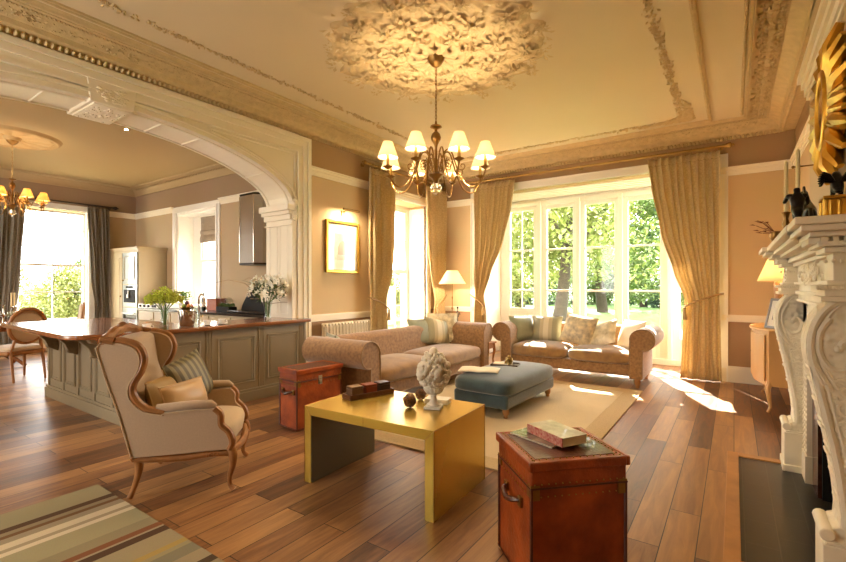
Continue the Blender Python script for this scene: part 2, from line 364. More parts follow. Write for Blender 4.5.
# arch mouldings
def arc_off(k, n=48): return [(AY + (AR + k) * cos(pi * i / n), AZ + (AH + k * .9) * sin(pi * i / n)) for i in range(n + 1)]
b = MB()
def arch_band(b, k0, k1, x0, x1, n=48):
    A, B = arc_off(k0, n), arc_off(k1, n)
    for i in range(n): b.prism([A[i], B[i], B[i + 1], A[i + 1]], 'x', x0, x1)
arch_band(b, 0, .09, XL - .01, XL + .016); arch_band(b, .0, .022, XL, XL + .03); arch_band(b, .065, .09, XL, XL + .034)
for ya, yb in ((4.04, 4.1),):
    b.box(XL, XL + .018, ya + .03, 4.14, .0, 2.5)
# outer casing: stepped architrave, top and right leg
for (o0, o1, p) in ((0, .05, .055), (.05, .075, .03), (.075, .125, .042), (.125, .19, .022), (.19, .22, .035)):
    b.box(XL, XL + p, 4.38 - o1, 4.38 - o0, 0, 3.47 - o1)
    b.box(XL, XL + p, -2.3, 4.38 - o0, 3.47 - o1, 3.47 - o0)
# spandrel panel moulds
for k0, k1 in ((.12, .14),):
    A = [p for p in arc_off(k0) if p[0] > 2.35 and p[1] < 3.2]
    pts = [(XL + .006, y, z) for y, z in A if z < 3.2 and y < 4.13]
    pts += [(XL + .006, pts[-1][1] if False else 2.5, 3.215), (XL + .006, 4.1, 3.215)]
    b.tube(sorted([p for p in pts[:-2]], key=lambda p: p[1]) + [(XL + .006, 4.12, 2.66), (XL + .006, 4.12, 3.215), (XL + .006, 2.9, 3.215)], .014, 6)
# soffit panel moulds and jamb panels
def soff(x, k=-.008): return [(x, y, z) for y, z in arc_off(k)]
for x in (XL - .06, XL - LT + .06): b.tube(soff(x), .012, 6)
for t in (.19, .36, .5 - .075, .5 + .075):
    y, z = AY + AR * cos(pi * t), AZ + AH * sin(pi * t) - .006
    b.tube([(XL - .06, y, z), (XL - LT + .06, y, z)], .011, 6)
yj = AY + AR
for (z0, z1) in ((1.0, 2.22),):
    for (x0, x1) in ((XL - LT + .08, XL - LT / 2 - .03), (XL - LT / 2 + .03, XL - .08)):
        b.tube([(x0, yj, z0), (x1, yj, z0), (x1, yj, z1), (x0, yj, z1)], .009, 6, closed=True)
struct('trim_1', b, M_trim, ang=30)
# keystone block with carved relief, corbel at springing
b = MB(); b.prism([(1.71, 3.13), (2.09, 3.13), (2.12, 3.4), (1.68, 3.4)], 'x', XL - LT - .01, XL + .032)
b.prism([(1.74, 3.118), (2.06, 3.118), (2.06, 3.14), (1.74, 3.14)], 'x', XL - LT + .02, XL + .02)
struct('trim_2', b, M_trim, bevel=.008)
b = MB(); rr = random.Random(3)
for i in range(46):
    y, z = rr.uniform(1.77, 2.03), rr.uniform(3.17, 3.3); b.ell((XL + .033, y, z), (.012, .022, .012), 6, 4)
    x, y = rr.uniform(XL - LT + .05, XL - .03), rr.uniform(1.76, 2.04); b.ell((x, y, 3.118), (.022, .018, .01), 6, 4)
struct('trim_3', b, M_trim)
b = MB()
for (z0, z1, p) in ((2.42, 2.5, .10), (2.37, 2.42, .07), (2.3, 2.37, .035), (2.22, 2.24, .03)):
    b.box(XL - LT - p * .4, XL + p * .45, yj - p, yj + .05, z0, z1)
for i in range(9):
    t = i / 8; b.ell((XL + .03, yj + .035, 2.3 + .27 * t), (.03, .03 + .012 * sin(t * 9), .025), 8, 6)
struct('trim_4', b, M_trim, bevel=.006)

# ---- ceiling decoration in the living room
CP = [(.0, 3.5), (.03, 3.5), (.035, 3.53), (.08, 3.56), (.09, 3.6), (.14, 3.64), (.2, 3.665), (.21, 3.68), (.25, 3.68), (.26, H + .01)]
YF = -2.35
b = MB(); rect_prof(b, XL, XR - .1, YF, YB, CP); b.box(.5, XR, YF, YB, 3.51, 3.56)
def beads(b, d, z, sp, r, sides='LBR', k=(6, 4)):
    x0, x1, y1 = XL + d, XR - .1 - d, YB - d
    if 'L' in sides:
        n = int((y1 - 0) / sp)
        for i in range(n): b.ell((x0, 0 + (i + .5) * sp, z), r, *k)
    if 'R' in sides:
        n = int((y1 - 2.4) / sp)
        for i in range(n): b.ell((x1, 2.4 + (i + .5) * sp, z), (r[1], r[0], r[2]) if r[0] != r[1] else r, *k)
    if 'B' in sides:
        n = int((x1 - x0) / sp)
        for i in range(n): b.ell((x0 + (i + .5) * sp, y1, z), (r[1], r[0], r[2]), *k)
    return b
beads(b, .035, 3.515, .05, (.032, .02, .032))
struct('trim_5', b, M_cornice, ang=30)
b = MB(); beads(b, .21, 3.672, .032, (.01, .012, .01), k=(5, 4)); rect_prof(b, XL + .27, XR - .1 - .27, YF, YB - .27, [(0, H), (0, H - .02), (.02, H - .03), (.05, H - .03), (.06, H - .012), (.075, H - .02), (.09, H)])
struct('trim_6', b, M_cornice, ang=30)
# ornate band in cornice : scroll leaves
b = MB(); rr = random.Random(5)
def scatter(b, n, fn, r0=.008, r1=.03, zf=.012):
    for _ in range(n):
        x, y, z = fn(); a = rr.uniform(0, pi); L_ = rr.uniform(r0, r1); b.ell((x, y, z), (L_, L_ * .45, zf), 6, 4, Matrix.Rotation(a, 4, 'Z'))
def leftband(): 
    t = rr.uniform(.1, .19); return (XL + t, rr.uniform(.2, 7.7), 3.61 + (t - .1) * .55)
scatter(b, 700, leftband, .006, .02, .006)
def backband():
    t = rr.uniform(.1, .19); return (rr.uniform(XL + .1, .4), YB - t, 3.61 + (t - .1) * .55)
scatter(b, 500, backband, .006, .02, .006)
struct('trim_7', b, M_cornice)
# right hand flat ornate band bordered by rails
b = MB()
for x, w, h_ in ((.115, .02, .03), (.14, .012, .05), (.43, .015, .05), (.40, .01, .03)): b.box(x, x + w, YF, 7.55, H - h_, H)
b.box(.155, .40, YF, 7.5, H - .012, H + .01)
for i in range(110): b.ell((.085, 2.4 + i * .046, H - .008), (.018, .016, .018), 6, 4)
def rb(): return (rr.uniform(.18, .38), rr.uniform(2.4, 7.4), H - .018)
scatter(b, 650, rb, .012, .034, .02)
y = 2.5
while y < 7.4:
    for a in range(9): b.ell((.28 + .07 * cos(a * .7), y + .07 * sin(a * .7), H - .02), (.016, .016, .02), 6, 4)
    y += .24
struct('trim_8', b, M_cornice)
# inner rib (rectangular frame) and leafy garland with corner sprays
b = MB(); rect_prof(b, -4.58, -.25, 0, 7.46, [(0, H + .005), (0, H - .018), (.012, H - .03), (.028, H - .03), (.033, H - .018), (.05, H - .018), (.055, H + .005)])
for i in range(160): b.ell((-.278, 2.4 + i * .0315, H - .03), .009, 5, 4)
struct('trim_9', b, M_cornice, ang=30)
b = MB(); gx0, gx1, gy1 = -4.22, -.58, 7.12
def gl():
    return (gx0 + rr.gauss(0, .022), rr.uniform(0, gy1), H - .004)
scatter(b, 600, gl, .008, .024, .014)
scatter(b, 550, lambda: (gx1 + rr.gauss(0, .022), rr.uniform(2.4, gy1), H - .004), .008, .024, .014)
scatter(b, 450, lambda: (rr.uniform(gx0, gx1), gy1 + .06 + rr.gauss(0, .02), H - .004), .008, .024, .014)
def corner(sx):
    cx = gx1 if sx > 0 else gx0
    def f():
        while 1:
            u, v = abs(rr.gauss(0, .38)), abs(rr.gauss(0, .38))
            if u * v < .035 and u < 1.3 and v < .9: return (cx + sx * .12 - sx * u, gy1 + .14 - v, H - .004)
    return f
scatter(b, 420, corner(1), .012, .04, .022); scatter(b, 420, corner(-1), .012, .04, .022)
struct('trim_10', b, M_cornice)
# ---- medallions: deep-relief plaster roses (height field on a disc)
def medallion(cx, cy, R, name, seed, big=True):
    r_ = random.Random(seed); fl = []
    if big:
        for ring, n, fr in ((.33, 7, .13), (.56, 12, .13), (.8, 16, .12), (.97, 16, .07)):
            for i in range(n): a = 2 * pi * (i + r_.random() * .5) / n; fl.append((ring * R * cos(a), ring * R * sin(a), fr * R * r_.uniform(.8, 1.15), r_.random() * 6, 5 + r_.randrange(3)))
    nA, nR = (320, 80) if big else (96, 34)
    def h(x, y):
        r = hypot(x, y); a = atan2(y, x); z = 0
        if big:
            if r < .27 * R: z = .05 * abs(cos(a * 4.5)) ** .6 * (r / (.27 * R)) ** .5 * (1 - .4 * (r / (.27 * R)) ** 3) + .012
            for fx, fy, fr, ph, n in fl:
                d = hypot(x - fx, y - fy)
                if d < fr:
                    t = d / fr; b_ = atan2(y - fy, x - fx); q = .036 * (1 - t * t) * (.35 + .65 * abs(cos(n * .5 * b_ + ph + t * 3))) + (.006 if t < .2 else 0) - (.016 if .2 < t < .3 else 0) - (.012 if .58 < t < .66 else 0)
                    z = max(z, q)
            z = max(z, .009 + .009 * sin(a * 23 + r * 31 / R) * sin(r * 37 / R + 3 * sin(a * 7)))
        else:
            z = .012 + (.018 if .86 < r / R < .96 else 0) + (.014 * abs(cos(a * 6)) if .25 < r / R < .8 else 0) + (.03 if r / R < .16 else 0)
        return z
    b = MB()
    def fn(u, v):
        a = u * 2 * pi; edge = R * ((.93 + .07 * abs(sin(a * 8)) + .03 * sin(a * 21)) if big else 1); r = edge * v
        x, y = r * cos(a), r * sin(a); z = h(x, y) * (min(1, (1 - v) * 12)); return (cx + x, cy + y, H + .003 - z * 1.7)
    b.grid(fn, nA, nR, cu=True)
    if big:
        for fx, fy, fr, ph, n in fl:
            for ring, m_, L_ in ((.1, 5, .42), (.35, 8, .6)):
                for k in range(m_):
                    a = ph + ring * 9 + 2 * pi * k / m_ + r_.uniform(-.15, .15); d = Vector((cos(a), sin(a), -.25 if ring < .2 else -.02)) * fr * L_ * r_.uniform(.85, 1.2)
                    z0 = h(fx + cos(a) * ring * fr, fy + sin(a) * ring * fr) * 1.5 + (.028 if ring < .2 else .018); b.leaf((cx + fx + cos(a) * ring * fr, cy + fy + sin(a) * ring * fr, H - z0 * .8), d, fr * L_ * .3, (0, 0, -1))
        for k in range(300):
            a = r_.uniform(0, 6.283); q_ = R * sqrt(r_.uniform(.1, 1.02)); a2 = a + r_.uniform(-1.2, 1.2); b.leaf((cx + q_ * cos(a), cy + q_ * sin(a), H - .015 - h(q_ * cos(a), q_ * sin(a))), (.085 * cos(a2), .085 * sin(a2), -.022), .02, (0, 0, -1))
        for k in range(9):
            a = 2 * pi * k / 9; b.leaf((cx + .06 * cos(a), cy + .06 * sin(a), H - .05), (.25 * cos(a), .25 * sin(a), -.01), .07, (0, 0, -1))
    return struct(name, b, M_cornice, ang=60)
MEDX, MEDY = -2.43, 3.75
medallion(MEDX, MEDY, 1.08, 'trim_11', 11)
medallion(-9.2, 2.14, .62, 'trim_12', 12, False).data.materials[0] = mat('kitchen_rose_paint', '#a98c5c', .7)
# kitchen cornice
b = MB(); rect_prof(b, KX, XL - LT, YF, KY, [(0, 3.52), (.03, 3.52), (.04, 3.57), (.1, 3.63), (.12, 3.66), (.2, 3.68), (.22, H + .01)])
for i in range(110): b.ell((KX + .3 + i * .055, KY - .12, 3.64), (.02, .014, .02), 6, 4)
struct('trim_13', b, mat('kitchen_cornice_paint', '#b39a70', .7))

# ---- wall rails and baseboards
def rail(b, ax, c, d, u0, u1, z0, prof):
    """profile list of (height, projection); d = +-1 direction into the room"""
    z = z0
    for h_, p in prof:
        lo, hi = (c, c + d * p) if d > 0 else (c + d * p, c)
        if ax == 'x': b.box(lo - (.01 if d > 0 else 0), hi + (.01 if d < 0 else 0), u0, u1, z, z + h_)
        else: b.box(u0, u1, lo - (.01 if d > 0 else 0), hi + (.01 if d < 0 else 0), z, z + h_)
        z += h_
PIC = [(.03, .012), (.035, .022), (.035, .04), (.02, .06)]
CHR = [(.02, .012), (.04, .022), (.025, .038), (.015, .03)]
BAS = [(.17, .025), (.03, .032), (.03, .018)]
b = MB()
rail(b, 'x', XL, 1, 4.38, YB, 2.98, PIC); rail(b, 'y', YB, -1, XL, -4.05, 2.98, PIC); rail(b, 'y', YB, -1, -.3, XR, 2.98, PIC); rail(b, 'x', XR, -1, 4.74, YB, 2.98, PIC)
struct('trim_14', b, M_trim, smooth=False)
b = MB(); rail(b, 'x', .5, -1, 2.05, 4.8, 2.9, [(.03, .015), (.06, .03), (.05, .05), (.05, .075)]); struct('trim_15', b, M_trim, smooth=False)
b = MB()
rail(b, 'x', XL, 1, 4.38, 6.0, .87, CHR); rail(b, 'y', YB, -1, XL, -4.2, .87, CHR); rail(b, 'y', YB, -1, -.15, XR, .87, CHR); rail(b, 'x', XR, -1, 4.74, YB, .87, CHR)
struct('trim_16', b, M_trim, smooth=False)
b = MB(); rail(b, 'y', YB, -1, XL, -4.15, 0, BAS); rail(b, 'y', YB, -1, -.2, XR, 0, BAS); struct('baseboard_back', b, M_trim, smooth=False)
b = MB(); rail(b, 'x', XL, 1, 4.38, YB, 0, BAS); struct('baseboard_left', b, M_trim, smooth=False)
b = MB(); rail(b, 'x', XR, -1, 4.74, YB, 0, BAS); struct('baseboard_right', b, M_trim, smooth=False)
b = MB(); rail(b, 'x', KX, 1, 4.05, KY, 2.98, PIC); rail(b, 'x', KX, 1, YF, 2.8, 2.98, PIC); rail(b, 'y', KY, -1, KX, SK0 - .12, 2.98, PIC); rail(b, 'y', KY, -1, SK1 + .12, XL - LT, 2.98, PIC)
struct('trim_17', b, M_trim, smooth=False)

# ---- bay window
def light(b, g, ax, c, u0, u1, z0, z1, bars_z=(), bars_u=(), fw=.05, t=.05, bw=.018):
    def bx(a0, a1, q0, q1, tt=t):
        if ax == 'y': b.box(a0, a1, c - tt / 2, c + tt / 2, q0, q1)
        else: b.box(c - tt / 2, c + tt / 2, a0, a1, q0, q1)
    bx(u0 - fw, u0, z0 - fw, z1 + fw); bx(u1, u1 + fw, z0 - fw, z1 + fw); bx(u0, u1, z0 - fw, z0); bx(u0, u1, z1, z1 + fw)
    for z in bars_z: bx(u0, u1, z - bw, z + bw, t * .7)
    for u in bars_u: bx(u - bw * .7, u + bw * .7, z0, z1, t * .6)
    if ax == 'y': g.a([(u0, c, z0), (u1, c, z0), (u1, c, z1), (u0, c, z1)], [(0, 1, 2, 3)])
    else: g.a([(c, u0, z0), (c, u1, z0), (c, u1, z1), (c, u0, z1)], [(0, 1, 2, 3)])
win = MB(); gls = MB(); fr = MB()
lights_x = [(-3.94, -3.41), (-3.14, -2.61), (-2.38, -1.84), (-1.61, -1.08), (-.77, -.3)]
for i, (x0, x1) in enumerate(lights_x):
    light(win, gls, 'y', 9.0, x0, x1, .92 if i == 0 else .46, 2.95, (1.29, 2.12), ((x0 + x1) / 2,) if i == 0 else ())
edges = [-4.15, -3.94, -3.41, -3.14, -2.61, -2.38, -1.84, -1.61, -1.08, -.77, -.3, -.2]
for i in range(0, 12, 2):
    e0, e1 = edges[i], edges[i + 1]; fr.box(e0, e1, 8.97, 9.07, 0, 3.17); 
    if i not in (0, 10): fr.box((e0 + e1) / 2 - .035, (e0 + e1) / 2 + .035, 8.9, 9.0, .0, 3.1)
for i, (x0, x1) in enumerate(lights_x):
    zt = .92 if i == 0 else .46
    fr.box(x0, x1, 8.98, 9.06, 0, zt - .05); fr.box(x0, x1, 8.98, 9.06, 3.0, 3.17); fr.box(x0 + .08, x1 - .08, 8.965, 8.99, .12, zt - .14)
fr.box(-4.149, -.201, 8.89, 8.97, 0, .1); fr.box(-4.15, -.2, 8.925, 8.975, 3.02, 3.105)
w = struct('window_1', fr, M_white, bevel=.006); obj('window_sashes', win, M_white, w, bevel=.004); obj('glass_panes', gls, M_glass, w, smooth=False)
# opening casing on the back wall
b = MB()
for (o0, o1, p) in ((0, .04, .03), (.04, .11, .02), (.11, .13, .035)):
    b.box(-4.15 - o1, -4.15 - o0, YB - p, YB + .05, 0, 3.17 + o1); b.box(-.2 + o0, -.2 + o1, YB - p, YB + .05, 0, 3.17 + o1); b.box(-4.15 - o0, -.2 + o0, YB - p, YB + .05, 3.17 + o0, 3.17 + o1)
for i in range(5): b.box(-4.15, -.2, 8.2 + i * .15, 8.215 + i * .15, 3.155, 3.175)
struct('trim_18', b, M_white, smooth=False)
# ---- left sash window with shutters
win = MB(); gls = MB(); fr = MB(); cx = XL - .42
for z0, z1 in ((.38, 1.62), (1.7, 2.83)):
    light(win, gls, 'x', cx + (.03 if z0 < 1 else 0), 6.2, 7.2, z0, z1, ((z0 + z1) / 2,), (6.53, 6.87), bw=.012)
fr.box(XL - LT, XL - .385, LW0, 6.16, .33, 2.87); fr.box(XL - LT, XL - .385, 7.24, LW1, .33, 2.87); fr.box(XL - LT, XL - .38, LW0, LW1, 2.87, LWZ); fr.box(XL - LT, XL - .1, LW0, LW1, .28, .33)
w = struct('window_2', fr, M_white, bevel=.005); obj('window_sashes', win, M_white, w, bevel=.003); obj('glass_panes', gls, M_glass, w, smooth=False)
sh = MB()
for y0, s_ in ((LW0, 1), (LW1, -1)):
    sh.box(XL - .38, XL - .02, y0 - .01 if s_ > 0 else y0 - .045, y0 + .045 if s_ > 0 else y0 + .01, .34, 2.9)
    for z0, z1 in ((.45, 1.1), (1.2, 2.0), (2.1, 2.8)):
        yy = y0 + s_ * .046; sh.tube([(XL - .33, yy, z0), (XL - .07, yy, z0), (XL - .07, yy, z1), (XL - .33, yy, z1)], .01, 6, closed=True)
obj('shutter_panels', sh, M_white, w)
b = MB()
for (o0, o1, p) in ((0, .04, .03), (.04, .1, .02), (.1, .12, .035)):
    b.box(XL - .05, XL + p, LW0 - o1, LW0 - o0, .28, LWZ + o1); b.box(XL - .05, XL + p, LW1 + o0, LW1 + o1, .28, LWZ + o1); b.box(XL - .05, XL + p, LW0 - o0, LW1 + o0, LWZ + o0, LWZ + o1)
struct('trim_19', b, M_white, smooth=False)
# ---- kitchen big sash
win = MB(); gls = MB(); fr = MB(); cx = KX - .12
light(win, gls, 'x', cx, 2.88, 3.99, 1.85, 2.95, (2.21, 2.59), (3.16, 3.44, 3.72), bw=.011)
light(win, gls, 'x', cx + .03, 2.88, 3.99, .68, 1.8, (1.25,), (3.44,), bw=.014)
fr.box(KX - .28, KX, 2.8, 2.84, .6, 3.02); fr.box(KX - .28, KX, 4.03, 4.05, .6, 3.02); fr.box(KX - .28, KX + .05, 2.75, 4.1, .58, .63)
for (o0, o1, p) in ((0, .05, .035), (.05, .12, .022)):
    fr.box(KX - .02, KX + p, 2.8 - o1, 2.8 - o0, .3, 3.02 + o1); fr.box(KX - .02, KX + p, 4.05 + o0, 4.05 + o1, .3, 3.02 + o1); fr.box(KX - .02, KX + p, 2.8 - o0, 4.05 + o0, 3.02 + o0, 3.02 + o1)
w = struct('window_3', fr, M_white, bevel=.004); obj('window_sashes', win, M_white, w); obj('glass_panes', gls, M_glass, w, smooth=False)
# ---- kitchen small sash
win = MB(); gls = MB(); fr = MB(); cy = KY + .42
light(win, gls, 'y', cy - .03, -9.6, -8.5, 1.05, 1.9, (), (-9.05,), bw=.012); light(win, gls, 'y', cy, -9.6, -8.5, 1.97, 2.85, (), (-9.05,), bw=.012)
fr.box(SK0, -9.65, KY + .36, KY + .5, .95, 2.95); fr.box(SK0, SK0 + .04, KY, KY + .4, .95, 2.95); fr.box(SK1 - .04, SK1, KY, KY + .4, .95, 2.95); fr.box(SK0, SK1, KY, KY + .5, 2.9, 2.95); fr.box(SK0, SK1, KY - .03, KY + .5, .93, .98)
for (o0, o1, p) in ((0, .05, .04), (.05, .13, .025)):
    fr.box(SK0 - o1, SK0 - o0, KY - p, KY + .02, .95, 2.95 + o1); fr.box(SK1 + o0, SK1 + o1, KY - p, KY + .02, .95, 2.95 + o1); fr.box(SK0 - o0, SK1 + o0, KY - p, KY + .02, 2.95 + o0, 2.95 + o1)
w = struct('window_4', fr, M_white, bevel=.004); obj('window_sashes', win, M_white, w); obj('glass_panes', gls, M_glass, w, smooth=False)

# ================================================================== OUTSIDE
M_lawn = mat('lawn_grass', '#50702a', .9, var=.3, vs=3)
struct('ground', MB().box(-70, 40, 9.3, 110, -.5, -.35), M_lawn, smooth=False)
struct('ground', MB().box(-110, KX - .35, -60, 9.3, -1.3, -1.2), mat('dry_meadow_grass', '#77704a', .9, var=.3, vs=2), smooth=False)
struct('ground', MB().box(KX - .35, XL - .6, KY + .55, 9.3, -.5, -.35), mat('gravel_path', '#b8a888', .9, var=.2, vs=40), smooth=False)
M_bark = mat('tree_bark', '#3e3428', .9, var=.3, vs=10, bump=.6, bs=14)
M_lf = [mat('olive_leaves', '#808848', .6, var=.3, vs=2), mat('mid_green_leaves', '#667a40', .6, var=.3, vs=2), mat('blue_green_needles', '#3c5440', .7, var=.3, vs=2), mat('yellow_green_leaves', '#8f9252', .6, var=.3, vs=2)]  # first entry is a greyish yellow-green leaf colour
def tree(name, label, loc, h, r, kind, seed, trunk=.25, lean=0, n=5200, base=.3, cat='tree', leaf=.2, group=None):
    q = random.Random(seed); t = thing(name, label, cat, loc, 0, group); b = MB()
    if trunk:
        pts = [(lean * z / h * 1.0 + .15 * sin(z * .7 + seed), .1 * cos(z), z) for z in [h * .8 * i / 7 for i in range(8)]]
        b.tube(pts, [trunk * .75 * (1.35 - i * .13) for i in range(8)], 10)
        for i in range(9):
            a = q.uniform(0, 6.28); z = h * q.uniform(base, .7); L_ = r * q.uniform(.5, .85); x0 = lean * z / h
            b.tube([(x0, 0, z), (x0 + cos(a) * L_ * .5, sin(a) * L_ * .5, z + L_ * .25), (x0 + cos(a) * L_, sin(a) * L_, z + L_ * .6)], [trunk * .38, trunk * .24, trunk * .08], 6)
        obj('trunk', b, M_bark, t)
    c = MB(); blobs = []
    for i in range(26):
        a = q.uniform(0, 6.28); z = q.uniform(base * h, h); rad = r * (sqrt(max(.05, 1 - ((z - base * h) / (h - base * h + .01) * 1.15 - .45) ** 2)) if kind != 2 else 1.1 - .95 * (z - base * h) / (h - base * h))
        d = rad * q.uniform(.2, .85); blobs.append((lean * z / h + cos(a) * d, sin(a) * d, z, r * q.uniform(.22, .42)))
    for i in range(int(n * 1.8)):
        x, y, z, s_ = blobs[q.randrange(26)]; u = Vector((q.gauss(0, 1), q.gauss(0, 1), q.gauss(0, .8))).normalized() * s_ * q.uniform(.6, 1)
        d = Vector((q.gauss(0, 1), q.gauss(0, 1), q.gauss(-.3, .7))).normalized() * leaf * q.uniform(.6, 1.3)
        c.leaf((x + u.x, y + u.y, z + u.z), d, leaf * .34)
    obj('foliage', c, M_lf[kind], t, smooth=False); return t
tg = 'trees beyond the lawn'
def at(u, dist, z=-.4):
    a = (u - 423) / FPX; s_, c_ = sin(TH), cos(TH); return ((-s_ + a * c_) * dist, (c_ + a * s_) * dist, z)
tree('park_tree', 'broad old tree with leaning trunk seen through the second bay light', at(552, 17), 7.0, 3.6, 0, 1, .27, 1.3, 7000, .42, leaf=.2)
tree('park_tree', 'light green tree on the lawn behind the leftmost bay light', at(518, 24), 8, 3.6, 3, 2, .3, 0, 6000, .2, leaf=.24)
tree('park_tree', 'bright green spreading tree seen through the third bay light', at(602, 29), 9, 4, 1, 3, .35, 0, 8000, .14, leaf=.25)
tree('conifer_tree', 'dark blue green conifer seen through the fourth bay light', at(645, 36), 11, 3.2, 2, 4, .3, 0, 8000, .06, leaf=.3)
tree('park_tree', 'yellow green tree beside the right bay curtain', at(706, 21), 7.4, 2.0, 3, 5, .22, 0, 6000, .14, leaf=.2)
tree('park_tree', 'mid green tree filling the gap right of the leaning trunk', at(575, 47), 12, 5.5, 0, 6, .4, 0, 7000, .14, leaf=.32)
tree('park_tree', 'distant tree behind the left curtain side of the bay', at(480, 36), 11, 4.6, 1, 7, .4, 0, 6000, .14, leaf=.32)
tree('park_tree', 'distant tree behind the right curtain side of the bay', at(712, 32), 11, 4.6, 1, 8, .4, 0, 5000, .14, leaf=.32)
for i, u in enumerate((498, 545, 592, 640, 690)):
    tree('garden_hedge_bush', ['dark bush at the far lawn edge below the palest tree', 'rounded bush at the lawn edge beside the leaning trunk', 'bush at the lawn edge in the middle of the bay view', 'low bush at the foot of the dark conifer', 'bush at the lawn edge nearest the right bay curtain'][i], at(u, 41), 3.0, 2.4, 2 if i % 2 else 1, 20 + i, 0, 0, 3500, .05, 'bush', .26, 'bushes along the lawn edge')
for i, (x, y, hh, r_) in enumerate(((-28, 5.6, 4.2, 2.6), (-29, 10.2, 4.0, 2.6), (-36, 14.5, 5, 3.6), (-23, 7.4, 3.1, 1.9))):
    tree('orchard_tree', ['spreading tree left in the kitchen window view', 'bright tree in the middle of the kitchen window view', 'far tree at the right of the kitchen window view', 'low tree close below the kitchen window sash bar'][i], (x, y, -1.2), hh, r_, (0, 1, 3, 0)[i], 40 + i, .13, 0, 5000, .25, leaf=.14, group='trees outside the kitchen window')
for i, (x, y) in enumerate(((-14, 17), (-18, 22))):
    tree('garden_shrub', ['russet leaved shrub outside the left sash window', 'pale shrub behind the russet one outside the left window'][i], (x, y, -.4), 2.4, 1.7, 3, 60 + i, 0, 0, 2500, .1, 'bush', .16)
b = MB(); b.box(-9.6, -8.9, 6.6, 7.1, -.4, 4.2)
tag(obj('brick_pier', b, tiles_mat('red_bricks', '#c08a6c', '#b07656', '#d8c8b0', .22, .075, .9, (pi / 2, 0, 0)), smooth=False), 'red brick pier standing outside the small kitchen window', 'pier')
b = MB(); b.box(-13, -12.6, 12.2, 16, -.4, 1.35)
tag(obj('garden_wall', b, tiles_mat('garden_bricks', '#c07048', '#a85c38', '#d8c8b0', .22, .075, .9, (pi / 2, 0, pi / 2)), smooth=False), 'low red brick garden wall outside the left sash window', 'wall')

# ================================================================== HEARTH AND FIREPLACE
t = thing('hearth', 'black slate tiled hearth with an oak edge strip in front of the fireplace', 'hearth', (.2, 3.6, 0))
obj('slate_slab', MB().box(-.17, .46, -.84, .85, .001, .012), tiles_mat('slate_tiles', '#201d1b', '#191716', '#3a3632', .3, .15, .35, pi / 2, .5, .002), t, smooth=False)
b = MB(); b.box(-.245, -.17, -.92, .93, .001, .022); b.box(-.17, .12, .85, .93, .001, .022); b.box(-.17, .12, -.92, -.84, .001, .022)
obj('edge_strip', b, M_oak, t, bevel=.003)

def console_poly():
    return [(min(.5, x + .014), z) for x, z in console_poly0()]
def console_poly0():
    """side outline of the scrolled console: (x, z), x grows away from the room"""
    P = []
    for i in range(19):
        a = radians(70 + i * 9.5); P.append((.36 + .118 * cos(a), 1.135 + .2 * sin(a)))       # volute head
    P += [(.253, 1.06), (.262, 1.0), (.278, .92), (.298, .82), (.318, .72), (.334, .62), (.347, .52), (.355, .43), (.352, .38)]
    P += [(.335, .372), (.318, .355), (.313, .335), (.322, .315), (.345, .308)]
    P += [(.5, .308), (.5, 1.33), (.4, 1.33)]
    return P
t = thing('fireplace', 'carved cream marble fireplace with two scrolled consoles and high mantel shelf', 'fireplace', (0, 0, 0))
CPY = [(2.55, 2.74), (4.33, 4.56)]
for (y0, y1) in CPY:
    b = MB(); b.prism(console_poly(), 'y', y0, y1)
    c_ = obj('console', b, M_stonec, t, bevel=.006, ang=30)
    e = MB()
    P = console_poly()
    e.tube([(x + .016, y0 - .002, z) for x, z in P[2:28]], .014, 6); e.tube([(x + .045, y0, z) for x, z in P[4:27]], .007, 6)
    # spiral volute
    e.tube([(.374 + (.095 - .013 * a / 1) * cos(a * 1.0 + 2) * .95, y0, 1.13 + (.14 - .0192 * a) * sin(a + 2)) for a in [i * .28 for i in range(26)]], .0125, 6)
    e.ell((.36, y0, 1.13), (.014, .015, .018), 10, 6)
    # acanthus scrolls down the leg
    q = random.Random(9)
    for k in range(7):
        z = .96 - k * .085; cx = .385 + k * .006; w = .055 - k * .005; s_ = 1 if k % 2 else -1
        e.tube([(cx + s_ * (w * (1 - i / 16)) * cos(i * .55), y0, z + (w * (1 - i / 16)) * sin(i * .55)) for i in range(15)], .008, 5)
        for m_ in range(7): a = m_ * .8; e.ell((cx + w * .9 * cos(a), y0, z + w * .9 * sin(a)), (.012, .008, .009), 6, 4)
    # rosettes and leafage on the room-side edge
    for k in range(24): z = .42 + k * .028; xx = min(P[19:28], key=lambda p: abs(p[1] - z))[0]; e.ell((xx + .002, (y0 + y1) / 2, z), (.006, .07, .009), 8, 5)
    obj('carving', e, M_stone, c_)
    f = MB(); f.box(.31, .5, y0 - .01, y1 + .015, .0, .3); f.box(.3, .5, y0 - .02, y1 + .025, 0, .06); f.box(.318, .5, y0 - .005, y1 + .01, .3, .312)
    f.tube([(.325, y0 - .02, .345), (.325, y1 + .01, .345)], .028, 12)
    obj('plinth_block', f, M_stone, t, bevel=.005)
